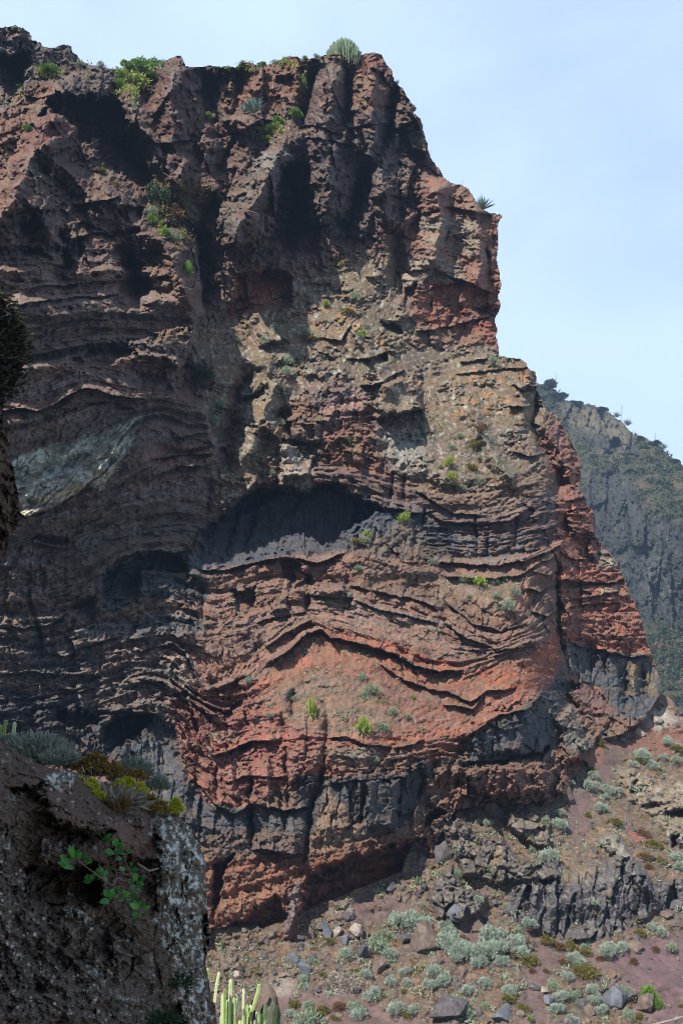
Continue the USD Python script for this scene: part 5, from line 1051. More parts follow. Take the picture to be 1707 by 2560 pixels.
# ---------------------------------------------------------------- boulders on the slope
for u, v, w, h, kind, label, tilt in [
    (813, 2328, 44, 52, 'blue', 'rounded blue grey boulder, biggest of the row at the foot of the red scoria', .1), (781, 2336, 28, 42, 'brown', 'purple brown stone leaning against the rounded blue grey boulder', .4), (873, 2296, 34, 24, 'dark', 'rough dark stone on the bare soil above the boulder row', 0),
    (848, 2312, 24, 14, 'dark', 'small flat dark stone just above the pale stones of the boulder row', .2), (889, 2332, 40, 36, 'tan', 'pale lichen covered boulder at the right end of the boulder row', -.2), (846, 2330, 26, 28, 'tan', 'pale stone wedged beside the rounded blue grey boulder', .3), (866, 2352, 26, 30, 'blue', 'grey stone just below the pale lichen covered boulder', 0),
    (908, 2388, 36, 48, 'dark', 'upright dark stone left of the broad sloping silver shrub', .25), (947, 2417, 52, 42, 'brown', 'lumpy brown grey boulder below the broad sloping silver shrub', .1), (736, 2398, 28, 36, 'blue', 'slanting grey stone below the foot of the red scoria', .5), (760, 2424, 34, 46, 'blue', 'grey stone above the two stacked silver shrubs near the spurge', .3),
    (940, 2276, 32, 14, 'dark', 'flat dark slab lying on bare soil under the scoria hollow', 0), (816, 2463, 20, 36, 'brown', 'narrow brown stone at the left of the white dry grass', .3), (595, 2420, 26, 22, 'brown', 'brown stone in the shade at the left foot of the cliff', 0), (592, 2438, 26, 20, 'tan', 'grey stone just above the tips of the candelabra spurge', .2),
    (1117, 2522, 108, 84, 'dark', 'largest dark boulder, at the bottom edge between silver shrubs', .15), (1252, 2536, 74, 50, 'blue', 'broad blue grey boulder at the bottom edge right of the largest dark one', -.1), (1537, 2500, 62, 60, 'blue', 'slate grey block left of the brown wedge boulder', -.3), (1575, 2496, 40, 40, 'dark', 'dark stone hidden behind the shrub between slate block and brown wedge', -.2),
    (1616, 2512, 50, 54, 'brown', 'brown wedge shaped boulder in front of the bright green shrub', -.6), (1058, 2352, 96, 66, 'brown', 'big lumpy brown boulder below the left end of the silver shrub drift', .1), (1338, 2468, 36, 20, 'dark', 'low dark stone alone on the sand, beside a tan one', 0), (1361, 2478, 26, 16, 'tan', 'small tan stone beside the low dark one on the sand', 0),
    (1374, 2505, 32, 28, 'blue', 'grey stone left of the column of three silver shrubs', .2), (1453, 2514, 28, 26, 'dark', 'small dark stone left of the lower right silver shrubs', 0), (1473, 2530, 30, 26, 'brown', 'small brown stone near the bottom between grey shrubs and slate block', .2), (1586, 2370, 52, 28, 'brown', 'lumpy reddish stone on the edge of the mauve sand', 0),
    (1216, 2221, 18, 9, 'dark', 'small dark stone perched on the top of the columnar outcrop', 0), (1140, 2285, 42, 38, 'blue', 'smooth blue slab at the foot of the broken outcrop', -.3), (1230, 2026, 38, 36, 'brown', 'round brown boulder wedged under the red overhanging block', 0), (1410, 1984, 46, 54, 'brown', 'brown block at the top left of the mauve sand chute', .2),
    (1108, 2140, 54, 56, 'dark', 'black jagged boulder right of the red scoria hollow', .2), (1045, 2234, 28, 22, 'dark', 'dark stone at the right end of the scoria hollow', 0), (1016, 2350, 40, 34, 'dark', 'dark stone left of the big lumpy brown boulder', .2), (1085, 2268, 36, 24, 'brown', 'brown stone on the rubble left of the smooth blue slab', .1),
    (1600, 1830, 36, 22, 'tan', 'pale block in the rubble under the spur columns', .2), (1640, 1800, 40, 26, 'tan', 'pale block on the skyline right of the spur columns', -.2), (1560, 1840, 30, 18, 'brown', 'reddish block in the rubble left of the pale blocks', .2), (1694, 2266, 34, 28, 'dark', 'dark stone at the right end of the columnar outcrop', 0), (1660, 2290, 44, 24, 'brown', 'purple stone below the right end of the columnar outcrop', .1),
    (1190, 2330, 24, 12, 'brown', 'small stone in the sandy pocket above the silver drift', 0), (1330, 2045, 40, 24, 'brown', 'brown stone beside the tilted slab', .3)]:
    boulder(u, v, w, h, kind, label, tilt=tilt)

# ---------------------------------------------------------------- shrubs on the slope
DRIFT = 'silver shrubs grown together in the drift on the lower slope'
for u, v, w, label in [
    (1016, 2301, 72, 'broad silver shrub above the big lumpy brown boulder'), (1059, 2308, 48, 'silver shrub joined to the right of the broad one above the lumpy boulder'), (1262, 2265, 28, 'silver shrub at the left foot of the columnar outcrop'), (1198, 2251, 28, 'silver shrub on the broken grey rocks left of the columnar outcrop'), (1054, 2262, 20, 'tiny silver shrub under the right end of the scoria hollow'),
    (1144, 2184, 34, 'silver shrub among the rubble right of the black jagged boulder'), (1221, 2057, 28, 'right one of two pale shrubs below the round brown boulder'), (1198, 2053, 24, 'left one of two pale shrubs below the round brown boulder'), (1397, 2030, 30, 'pale shrub at the left edge of the mauve sand chute'), (1406, 2060, 44, 'largest pale shrub at the left edge of the mauve sand chute'), (1361, 2048, 34, 'pale shrub just above the tilted slab'),
    (1370, 2136, 46, 'spreading pale shrub under the tilted slab'), (1325, 2122, 22, 'small pale shrub left of the spreading one under the slab'), (1428, 1956, 26, 'pale shrub beside the orange hollow'), (1483, 1936, 32, 'upper pale shrub right of the orange hollow'), (1478, 1965, 46, 'broad pale shrub at the head of the mauve sand chute'), (1519, 1974, 30, 'pale shrub between the sand chute and the tan crag'), (1546, 1974, 24, 'small pale shrub against the left side of the tan crag'),
    (1507, 2019, 40, 'pale shrub on the right edge of the mauve sand chute'), (1510, 1992, 20, 'little pale shrub above the one on the right edge of the sand chute'), (1580, 1909, 32, 'pale shrub on the red slope above the tan crag'), (1609, 1888, 44, 'largest pale shrub on the red slope above the tan crag'), (1627, 1912, 38, 'pale shrub touching the top of the tan crag'), (1658, 1894, 26, 'small pale shrub at the upper right above the tan crag'), (1688, 1898, 30, 'pale shrub at the right edge above the tan crag'),
    (1667, 1854, 36, 'topmost pale shrub on the red slope by the right edge'), (1690, 1862, 22, 'small pale shrub right of the topmost one on the red slope'), (1524, 1838, 38, 'pale shrub in the reddish rubble below the spur'), (1555, 1850, 18, 'tiny pale shrub on the rubble below the spur columns'), (1685, 2141, 32, 'pale shrub under the dark hole of the tan crag'), (1699, 2164, 36, 'pale shrub at the right edge under the tan crag'), (1487, 2256, 30, 'pale shrub growing on the face of the columnar outcrop'),
    (1460, 2362, 30, 'pale shrub at the foot of the columnar outcrop, left of the pair'), (1514, 2375, 62, 'left and larger one of the pair of pale shrubs under the columns'), (1546, 2368, 38, 'right one of the pair of pale shrubs under the columns'), (1437, 2400, 52, 'pale shrub sloping down the sand below the columnar outcrop'), (1676, 2366, 34, 'pale shrub alone by the right edge above the mauve sand'), (1627, 2316, 28, 'left one of two pale shrubs under the right end of the columns'), (1649, 2326, 32, 'right one of two pale shrubs under the right end of the columns'),
    (1415, 2438, 38, 'pale shrub above the column of shrubs on the sand'), (1383, 2461, 36, 'top shrub of the column of silver shrubs on the sand'), (1401, 2488, 46, 'middle shrub of the column of silver shrubs on the sand'), (1433, 2483, 36, 'shrub on the right of the middle of the column of silver shrubs'), (1392, 2519, 42, 'lower shrub of the column of silver shrubs on the sand'), (1428, 2553, 38, 'silver shrub cut by the bottom edge below the column of shrubs'), (1478, 2470, 42, 'top shrub of the three left of the slate block'), (1487, 2497, 46, 'middle shrub of the three left of the slate block'), (1500, 2519, 32, 'lowest shrub of the three left of the slate block'),
    (1566, 2483, 50, 'silver shrub growing over the slate block'), (1573, 2537, 34, 'silver shrub below the dark gap between slate block and wedge'), (1271, 2474, 38, 'silver shrub at the left edge of the lower sand'), (1216, 2456, 38, 'silver shrub above the broad blue grey boulder'), (1167, 2474, 36, 'silver shrub right above the largest dark boulder'), (1216, 2513, 32, 'small silver shrub left of the broad blue grey boulder'), (1149, 2501, 42, 'silver shrub resting on the largest dark boulder'), (1167, 2528, 32, 'silver shrub at the right side of the largest dark boulder'),
    (1104, 2450, 44, 'right one of two silver shrubs above the largest dark boulder'), (1072, 2461, 38, 'left one of two silver shrubs above the largest dark boulder'), (1086, 2425, 38, 'silver shrub under the left end of the drift'), (1032, 2524, 44, 'silver shrub left of the largest dark boulder by the bottom edge'), (1009, 2425, 32, 'silver shrub below the big lumpy brown boulder'), (1016, 2456, 30, 'small silver shrub under the one below the lumpy boulder'),
    (953, 2360, 62, 'broad sloping silver shrub, upper part of the bank of three'), (978, 2384, 52, 'lower right silver shrub of the bank of three'), (962, 2337, 46, 'top silver shrub of the bank of three'), (991, 2298, 42, 'silver shrub left of the broad one above the lumpy boulder'), (870, 2381, 42, 'green grey shrub below the small grey stone of the boulder row'), (918, 2432, 36, 'silver shrub beside the white dry grass'), (927, 2480, 40, 'silver shrub right of the white dry grass, lower down'),
    (883, 2512, 48, 'silver shrub on the sand at the bottom, with twiggy top'), (892, 2531, 38, 'silver shrub just under the twiggy one at the bottom'), (771, 2512, 44, 'silver shrub above the broad one at the bottom edge'), (762, 2549, 74, 'broad silver shrub at the bottom edge right of the candelabra spurge'), (730, 2534, 32, 'small silver shrub left of the broad one at the bottom edge'), (758, 2446, 32, 'upper one of two stacked silver shrubs below the grey stone'), (760, 2467, 28, 'lower one of two stacked silver shrubs below the grey stone'), (784, 2402, 28, 'faint silver shrub below the rounded blue grey boulder'),
    (621, 2509, 42, 'grey shrub behind the candelabra spurge'), (972, 2451, 32, 'silver shrub in the orange soil left of the lumpy boulder'), (988, 2518, 42, 'silver shrub in the middle of the bottom slope on sand'), (1320, 2306, 36, 'pale shrub at the lower left corner of the columns'), (1291, 2324, 32, 'green grey shrub at the lower left corner of the columns'), (1253, 2330, 36, 'pale shrub at the top right of the drift')]:
    grow(SILVER if srng.uniform() < .72 else SAGE, T, TP, u, v, w * srng.uniform(.9, 1.3), label)
for u, v, w, label in [(1113, 2319, 42, 'silver shrub at the upper left tip of the long drift'), (1122, 2348, 62, 'silver shrub second from the left end of the long drift'), (1149, 2371, 62, 'silver shrub in the drift just below the sandy pocket, left'), (1180, 2384, 62, 'silver shrub at the lowest bend of the drift'), (1212, 2371, 62, 'silver shrub in the drift just below the sandy pocket, right'), (1230, 2339, 60, 'tall silver shrub at the top of the drift right of the sandy pocket'), (1244, 2366, 56, 'silver shrub in the right half of the drift'), (1293, 2353, 48, 'whitish silver shrub at the right end of the drift, upper'), (1307, 2382, 52, 'whitish silver shrub at the right end of the drift, lower'), (1194, 2402, 44, 'silver shrub hanging below the middle of the drift'), (1253, 2402, 38, 'silver shrub below the right half of the drift'), (1140, 2392, 40, 'silver shrub below the left half of the drift')]:
    grow(SILVER, T, TP, u, v, w * 1.15, label, DRIFT)
for k, u, v, w, label in [
    (OLIVE, 1115, 2290, 34, 'olive cushion at the left of the smooth blue slab'), (OLIVE, 1263, 2209, 20, 'small olive cushion on top of the columnar outcrop'), (RUST, 1160, 2345, 26, 'rusty cushion in the sandy pocket of the drift'), (RUST, 1108, 2363, 22, 'rusty cushion left of the drift'), (RUST, 1315, 2353, 22, 'rusty cushion at the right end of the drift'), (OLIVE, 1366, 2343, 44, 'olive cushion along the foot of the columns'), (OLIVE, 1364, 2358, 22, 'little olive cushion on the sand under the columns'),
    (RUST, 1395, 2366, 46, 'wide rusty cushion on the sand left of the pale pair'), (OLIVE, 1425, 2362, 40, 'olive cushion left of the pale pair under the columns'), (OLIVE, 1463, 2380, 38, 'olive cushion in front of the pale pair'), (RUST, 1410, 2402, 44, 'rusty cushion above the sloping pale shrub'), (OLIVE, 1470, 2430, 64, 'long olive cushion on the sand below the pale pair'), (OLIVE, 1445, 2424, 36, 'left part of the long olive growth on the sand'), (OLIVE, 1320, 2396, 60, 'long olive cushion under the right end of the drift'), (RUST, 1290, 2384, 40, 'rusty cushion at the foot of the drift'),
    (RUST, 1330, 2424, 26, 'rusty tuft on the sand below the drift, left'), (RUST, 1365, 2428, 22, 'rusty tuft on the sand below the drift, right'), (OLIVE, 1270, 2495, 40, 'olive cushion below the shrub at the left edge of the lower sand'), (OLIVE, 1307, 2518, 34, 'olive cushion right of the broad blue grey boulder'), (OLIVE, 1010, 2478, 24, 'olive cushion left of the largest dark boulder'), (OLIVE, 1012, 2537, 34, 'olive cushion at the bottom left of the largest dark boulder'), (OLIVE, 797, 2525, 50, 'olive cushion right of the broad bottom silver shrub'), (OLIVE, 735, 2510, 34, 'olive cushion above the small bottom silver shrub'),
    (RUST, 850, 2515, 44, 'rusty cushion left of the twiggy silver shrub'), (OLIVE, 835, 2545, 26, 'round olive tuft at the bottom below the rusty cushion'), (OLIVE, 826, 2352, 30, 'olive cushion under the rounded blue grey boulder'), (OLIVE, 884, 2427, 26, 'olive tuft above the white dry grass'), (OLIVE, 805, 2436, 22, 'olive tuft left of the white dry grass'), (OLIVE, 1540, 2055, 46, 'olive cushion on the pale rib'), (OLIVE, 1468, 2035, 24, 'olive cushion right in the mauve sand chute'), (RUST, 1410, 2018, 24, 'rusty cushion left of the mauve sand chute'),
    (OLIVE, 1635, 2110, 46, 'yellow olive cushion on the red patch under the tan crag'), (RUST, 1610, 2140, 44, 'rusty cushion on the red patch under the tan crag'), (RUST, 1620, 2165, 32, 'lower rusty cushion right of the pale rib'), (OLIVE, 1650, 2150, 30, 'olive cushion below the yellow olive one'), (RUST, 1610, 2080, 38, 'rusty cushion on the upper red patch'), (OLIVE, 1480, 1924, 32, 'olive cushion above the pale shrubs by the orange hollow'), (OLIVE, 1690, 1870, 40, 'yellow olive cushion by the right edge on the red slope'), (OLIVE, 1600, 1900, 30, 'olive cushion under the largest pale shrub of the red slope'),
    (OLIVE, 1497, 1856, 34, 'olive cushion left of the pale shrub in the reddish rubble'), (OLIVE, 1600, 2330, 34, 'olive cushion right of the columns foot'), (RUST, 1640, 2372, 30, 'rusty cushion left of the lone pale shrub by the right edge'), (RUST, 1586, 2402, 34, 'brown twiggy cushion on the edge of the mauve sand'), (OLIVE, 1598, 2540, 34, 'olive cushion below the brown wedge boulder'), (OLIVE, 1591, 2556, 24, 'small olive tuft at the bottom edge below the wedge'), (OLIVE, 1703, 2514, 18, 'small olive tuft at the right edge of the mauve sand'), (RUST, 1500, 2395, 30, 'rusty tuft under the pale pair')]:
    grow(k, T, TP, u, v, w, label, h=.5 * w)
grow(GREEN, T, TP, 1622, 2484, 54, 'bright green shrub behind the brown wedge boulder', h=40)
grow(GREEN, T, TP, 1642, 2510, 30, 'lower clump of bright green at the right of the brown wedge', h=30)
grow(GREEN, T, TP, 1325, 2548, 22, 'small bright green shrub at the bottom edge on the sand')
# ---------------------------------------------------------------- plants on the cliff
for u, v, w, label in [
    (885, 742, 34, 'round pale grey shrub high on the brown slope below the summit tower'), (690, 818, 28, 'pale shrub on the brown slope under the red hollow'), (596, 848, 24, 'pale shrub at the shady left edge of the brown slope'), (660, 845, 20, 'small pale shrub right of the shady left edge'), (762, 832, 40, 'grey shrub in the middle of the brown slope'), (715, 900, 44, 'largest grey shrub on the brown slope, above jagged rocks'), (720, 928, 36, 'grey shrub hanging below the largest one'), (700, 1055, 30, 'grey shrub on the ledge left of the mauve wall'), (682, 1180, 22, 'grey shrub beside the white lichen rock'),
    (1203, 1200, 38, 'round pale shrub on the right hand brown slope, largest there'), (1110, 1212, 26, 'pale shrub left of the yellow green plants on the right slope'), (1157, 1220, 20, 'small pale shrub between yellow green plant and round shrub'), (1232, 1219, 20, 'small pale shrub right of the round one on the right slope'), (1130, 1117, 24, 'grey shrub high on the right hand brown slope'), (1147, 1088, 22, 'grey shrub under the orange lichen rocks'), (1200, 1142, 20, 'pale tuft in the middle of the right hand slope'), (1100, 1165, 18, 'pale tuft at the left of the right hand slope'),
    (1264, 1514, 54, 'long pale shrub on the brown ledge above the red beds'), (1153, 1447, 24, 'grey shrub left of the yellow plant on the ledge'), (1235, 1450, 30, 'pale shrub right of the yellow plant on the ledge'), (1285, 1479, 36, 'pale shrub at the right end of the brown ledge'), (1240, 1487, 26, 'pale shrub below the yellow plant on the ledge'), (1170, 1490, 16, 'tiny pale shrub on the ledge below the blue bed'), (905, 1693, 26, 'left one of two grey shrubs on the red slope under the arch'), (932, 1722, 40, 'larger one of two grey shrubs on the red slope under the arch'), (912, 1735, 24, 'grey shrub just below the larger one under the arch'),
    (983, 1777, 26, 'grey shrub on the red slope, upper right of the bright plant'), (957, 1817, 38, 'grey shrub touching the bright yellow green plant'), (1017, 1790, 22, 'grey shrub farthest right on the lower red slope'), (913, 1348, 28, 'grey shrub on the knob in front of the blue bed'), (895, 1420, 22, 'pale shrub under the knob of the blue bed'), (1082, 1405, 26, 'grey shrub at the left end of the blue cliff band'), (672, 1785, 22, 'grey shrub on the red beds left of the cleft'), (940, 1897, 24, 'small grey shrub on the bench above the lower basalt'), (885, 1890, 18, 'tiny grey shrub left on the bench above the lower basalt'),
    (1230, 902, 34, 'pale shrub on the step of the right hand skyline'), (622, 1700, 30, 'grey tuft on the pale rib left of the red slope'), (740, 1745, 22, 'grey tuft on the red slope left of the tall bright plant'), (545, 1010, 34, 'shaded grey shrub on the edge of the left block'), (530, 1050, 36, 'shaded grey shrub lower on the edge of the left block'), (380, 530, 40, 'grey shrub at the top of the green gully on the left'), (430, 590, 44, 'grey shrub at the bottom of the green gully on the left')]:
    grow(SAGE, C, CP, u, v, w * 1.1, label)
for k, u, v, w, h, label in [
    (YELLOW, 911, 1819, 44, 50, 'bright yellow green succulent on the lower red slope, largest one'), (YELLOW, 779, 1774, 26, 44, 'tall bright succulent on the red slope beside the cleft'), (YELLOW, 1123, 1156, 24, 28, 'upper yellow green plant on the right hand brown slope'), (YELLOW, 1130, 1194, 26, 32, 'lower yellow green plant on the right hand brown slope'), (YELLOW, 1199, 1455, 40, 30, 'yellow plant on the ledge under the blue cliff band'), (YELLOW, 1168, 1450, 20, 18, 'small yellow plant left of the larger one on the ledge'), (YELLOW, 904, 834, 24, 24, 'yellow green plant on the brown slope beside dark ledges'), (YELLOW, 813, 758, 20, 20, 'yellow green plant high on the brown slope'),
    (YELLOW, 853, 660, 18, 16, 'green plant at the base of the dark recess'), (YELLOW, 915, 1334, 22, 20, 'yellow green plant on top of the knob in the blue bed'), (YELLOW, 1009, 1296, 30, 28, 'straw yellow plant at the edge of the blue bed'), (YELLOW, 1032, 1742, 12, 14, 'tiny green plant at the right of the lower red slope'), (YELLOW, 804, 1048, 14, 14, 'tiny green plant on the corner above the layered red wall'), (GREEN, 469, 674, 30, 44, 'bright green plant clinging to the edge of the left block'), (GREEN, 672, 332, 76, 28, 'bright green patch on the notch below the summit tower'), (GREEN, 732, 286, 52, 30, 'green shrub above the bright patch in the notch'), (GREEN, 700, 300, 40, 20, 'green shrub between agave and bright patch'),
    (GREEN, 760, 206, 28, 42, 'green shrub in the cleft left of the summit tower'), (GREEN, 778, 166, 34, 30, 'green shrub at the top of the cleft'), (GREEN, 382, 552, 40, 30, 'bright green plant in the left gully'), (GREEN, 412, 580, 28, 22, 'lower bright green plant in the left gully'), (GREEN, 455, 540, 24, 30, 'green plant at the right of the left gully'), (GREEN, 517, 292, 34, 22, 'green plant beside the pale rock in the notch'), (GREEN, 69, 320, 26, 18, 'small green plant on the brown shoulder at the top left'), (GREEN, 57, 218, 14, 8, 'tiny green plant high on the top left shoulder'),
    (GREEN, 119, 175, 64, 20, 'green growth along the ledge under the top left crag'), (OLIVE, 250, 425, 40, 16, 'olive growth on the ledge under the big dark cave, left'), (OLIVE, 290, 460, 30, 20, 'olive growth on the ledge under the big dark cave, right'), (OLIVE, 355, 400, 28, 14, 'olive growth on the thin rib inside the big dark cave'), (DARKG, 404, 490, 66, 60, 'dark green shrub in the shade at the head of the left gully'), (RUST, 450, 480, 60, 24, 'brown cushion at the top of the left gully'), (RUST, 497, 474, 40, 14, 'brown cushion on the right shoulder of the left gully'), (RUST, 430, 530, 70, 50, 'brown growth filling the middle of the left gully'),
    (DARKG, 512, 938, 62, 44, 'dark green shrub in the shade right of the left block'), (OLIVE, 455, 590, 30, 24, 'olive growth at the foot of the left gully'), (RUST, 1200, 1070, 40, 30, 'brown cushion on the right hand slope below orange lichen'), (OLIVE, 1190, 1110, 40, 22, 'olive cushion in the middle of the right hand slope'), (OLIVE, 1175, 1165, 34, 18, 'olive cushion above the round pale shrub'), (OLIVE, 775, 845, 50, 18, 'olive cushion on the brown slope beside the grey shrub'), (OLIVE, 870, 780, 40, 18, 'olive cushion on the upper brown slope'), (OLIVE, 890, 1355, 34, 20, 'olive growth around the knob in the blue bed')]:
    grow(k, C, CP, u, v, w, label, h=h)
# along the cliff's upper edge
for k, u, v, w, h, label in [
    (YELLOW, 335, 196, 60, 34, 'light green shrub on the bank below the rim, over the cave'), (GREEN, 370, 186, 56, 30, 'green shrub on the bank below the rim, left of the pointed crag'), (GREEN, 300, 210, 50, 28, 'light shrub at the lower end of the green bank beside the overhanging block'), (GREEN, 320, 165, 50, 34, 'bright green shrub on the rim left of the pointed crag, nearest the cave'), (GREEN, 355, 160, 60, 36, 'large green shrub on the rim left of the pointed crag'), (GREEN, 385, 156, 44, 30, 'green shrub on the rim touching the pointed crag'), (GREEN, 300, 184, 40, 26, 'green shrub just below the rim left of the pointed crag'), (SAGE, 250, 160, 36, 22, 'grey green shrub on the rim above the overhanging block'), (SAGE, 405, 152, 28, 22, 'grey bare shrub beside the pointed crag'), (SAGE, 200, 158, 40, 18, 'grey shrub on the rim under the top left crag'),
    (GREEN, 550, 167, 34, 14, 'low green shrub on the rim right of the pointed crag'), (GREEN, 575, 167, 34, 12, 'low green shrub on the rim before the dark knob'), (SAGE, 608, 153, 26, 10, 'grey tuft on the dark knob of the rim'), (GREEN, 655, 156, 34, 13, 'low green shrub on the rim above the red cliff'), (SAGE, 692, 152, 30, 14, 'grey shrub on the rim above the red cliff'), (GREEN, 764, 142, 22, 16, 'green shrub on the rim left of the summit clump'), (SAGE, 793, 136, 24, 14, 'grey bush on the rim just left of the summit clump'), (SAGE, 35, 64, 26, 12, 'grey tuft on the very top of the left crag'), (SAGE, 166, 112, 26, 10, 'grey tuft on the second knob of the left crag'),
    (GREEN, 1268, 895, 26, 10, 'low green plant on the step of the right hand skyline')]:
    p = spot(C, CP, u, v + h * .35 + 2)
    s = p[1] * MPP
    k.put(p + [0, .1, -.05], w * s * .9, h * s * .9, label)
rng = np.random.default_rng(5)
p = spot(C, CP, 858, 136); s = p[1] * MPP
t = thing('summit_spurge', 'dome of grey green spurge stems crowning the summit tower', 'succulent', None, p + [0, .8, -.5])
n = 420
a, r = rng.uniform(0, 6.283, n), np.sqrt(rng.uniform(0, 1, n))
b0 = np.stack([r * np.cos(a) * 36 * s, r * np.sin(a) * 30 * s, 0 * a], 1)
tip = b0 * 1.28 + np.stack([0 * a, 0 * a, (1 - .75 * r ** 2.2) * 50 * s * rng.uniform(.8, 1.08, n) + .5], 1)
M_SPURGE = leaf_material('spurge_stem', (.10, .14, .075), (.24, .28, .19), 0, .5)
tag(usdkit.mesh(stage, fresh('stems', str(t.GetPath())), rods(b0, tip, .055, .03, 4), M_SPURGE), None, kind='stuff')
part('dead_base', rods(b0[:40] * 1.1 + [0, 0, -.3], b0[:40] * 1.2 + [0, 0, .5], .05, .03, 3), M_WOOD, t)
p = spot(C, CP, 1208, 530); agave('agave', p + [0, .3, .3], 2.6, 'spiky grey agave on the edge of the right hand cliff top', 34, 1)
p = spot(C, CP, 990, 214); agave('agave', p + [0, .2, .1], 1.2, 'small spiky agave on the skyline just right of the summit', 20, 2)
p = spot(C, CP, 634, 290); agave('agave', p + [0, -.2, .2], 2.9, 'blue grey agave lying on the ledge in the notch', 36, 3)
p = spot(C, CP, 610, 284); agave('agave', p + [0, -.1, .1], 1.6, 'smaller agave left of the blue grey one in the notch', 26, 4)
p = spot(C, CP, 1157, 468); flower_stalk(p + [0, .2, -.1], 1.0, 'thin dry flower stalk on the right hand skyline', 4, 1, .02)

# ---------------------------------------------------------------- what nobody could count
def scatter(sheet, pts, n, where, seed):
    rng = np.random.default_rng(seed)
    u, v = rng.uniform(sheet.u[1], sheet.u[-2], n), rng.uniform(sheet.v[1], sheet.v[-2], n)
    j, i = ((u - sheet.u[0]) / sheet.step).round().astype(int), ((v - sheet.v[0]) / sheet.step).round().astype(int)
    keep = where[i, j] > rng.uniform(0, 1, n)
    return pts[i[keep], j[keep]], rng


def tufts(P, size, per, rng, length=1.0, width=.35, up=.6):
    n = len(P)
    s = np.repeat(size * rng.uniform(.5, 1.4, n), per)
    base = np.repeat(P, per, 0) + rng.normal(size=(n * per, 3)) * (s * .45)[:, None] * [1, 1, .4]
    d = unit(rng.normal(size=(n * per, 3)) + [0, -.2, up])
    return leaves(base, d, s * length * .7, s * width * .7, rng)

t_in = np.zeros(T.U.shape); t_in[:-1, :-1] = tc
green_t = t_in * (1 - .92 * sand) * (1 - .8 * t_out) * (1 - .7 * t_dark) * sstep(-.15, .35, fb(tu / 60, tv / 34, 3, 401))
P_, r_ = scatter(T, TP, 5200, green_t, 11)
tag(usdkit.mesh(stage, '/World/sage_ground_cover', tufts(P_, .34, 12, r_), M_SAGE), 'small silvery tufts sprinkled over the stony slope', 'ground cover', kind='stuff')
P_, r_ = scatter(T, TP, 5200, t_in * (1 - .9 * sand) * (1 - .8 * t_out) * sstep(0, .35, fb(tu / 45, tv / 26, 3, 405)), 12)
tag(usdkit.mesh(stage, '/World/olive_ground_cover', tufts(P_, .30, 12, r_), M_OLIVE), 'small olive tufts sprinkled over the stony slope', 'ground cover', kind='stuff')
P_, r_ = scatter(T, TP, 3000, t_in * sstep(.1, .4, fb(tu / 55, tv / 26, 3, 409)) * (1 - .8 * sand), 13)
tag(usdkit.mesh(stage, '/World/dry_twigs', tufts(P_, .34, 9, r_, 1.2, .05), M_DRY), 'pale dry twigs among the stones', 'ground cover', kind='stuff')
w_, d_ = T.poly([(815, 2440), (870, 2425), (908, 2452), (880, 2488), (825, 2478)], 4)
gm = np.zeros(T.U.shape); gm[w_] = d_ > 0
P_, r_ = scatter(T, TP, 60000, gm, 14)
tag(usdkit.mesh(stage, '/World/white_dry_grass', tufts(P_[:500], .38, 12, r_, 1.0, .06), M_DRY), 'patch of white dry grass on the lower slope', 'dry grass', kind='stuff')
P_, r_ = scatter(T, TP, 16000, t_in * (.15 - .11 * sand) * (1 - .9 * t_out) * (1 - .8 * t_dark), 15)
big_ = r_.uniform(.05, .26, len(P_)) ** 1.0 * np.where(r_.uniform(0, 1, len(P_)) > .93, 1.9, 1)
ico = trimesh.creation.icosphere(1)
iv, if_ = np.array(ico.vertices), np.array(ico.faces)
jit = r_.uniform(.7, 1.25, (len(P_), len(iv), 1)) * r_.uniform(.7, 1.2, (len(P_), 1, 3))
sv = (P_[:, None] + iv[None] * jit * big_[:, None, None]).reshape(-1, 3)
sf = (np.arange(len(P_))[:, None, None] * len(iv) + if_[None]).reshape(-1, 3)
h_ = len(P_) // 2
tag(usdkit.mesh(stage, '/World/loose_stones', (sv[:h_ * len(iv)], sf[:h_ * len(if_)]), M_ST_BROWN), 'loose brown stones strewn over the slope', 'stones', kind='stuff')
tag(usdkit.mesh(stage, '/World/loose_dark_stones', (sv[h_ * len(iv):], sf[h_ * len(if_):] - h_ * len(iv)), M_ST_DARK), 'loose dark stones strewn over the slope', 'stones', kind='stuff')
c_in = np.zeros(U.shape); c_in[:-1, :-1] = cells
up_ = sstep(.25, .6, CN[..., 2])
slope_ = (R_slope * .8 + R_soil * .6 + .12 * R_beds + .12 * R_redlow + .06 * R_rface).clip(0, 1)
P_, r_ = scatter(C, CP, 26000, c_in * up_ * slope_ * sstep(0, .4, fb(U / 50, V / 36, 3, 411)), 16)
tag(usdkit.mesh(stage, '/World/cliff_sage_tufts', tufts(P_, .30, 10, r_), M_SAGE), 'grey tufts dotting the brown slopes of the cliff', 'ground cover', kind='stuff')
P_, r_ = scatter(C, CP, 26000, c_in * up_ * slope_ * sstep(.05, .4, fb(U / 40, V / 30, 3, 415)), 17)
tag(usdkit.mesh(stage, '/World/cliff_olive_tufts', tufts(P_, .26, 10, r_), M_OLIVE), 'olive tufts dotting the brown slopes of the cliff', 'ground cover', kind='stuff')
rim_ = sstep(470, 430, U) * sstep(150, 160, V) * sstep(330, 200, V) + ((V < 185) & (U > 180) & (U < 830)) * .8
P_, r_ = scatter(C, CP, 14000, c_in * up_ * rim_.clip(0, 1) * sstep(-.1, .3, fb(U / 40, V / 22, 3, 419)), 18)
tag(usdkit.mesh(stage, '/World/rim_scrub', tufts(P_, .34, 10, r_), M_GREEN), 'low scrub along the rim of the cliff', 'ground cover', kind='stuff')
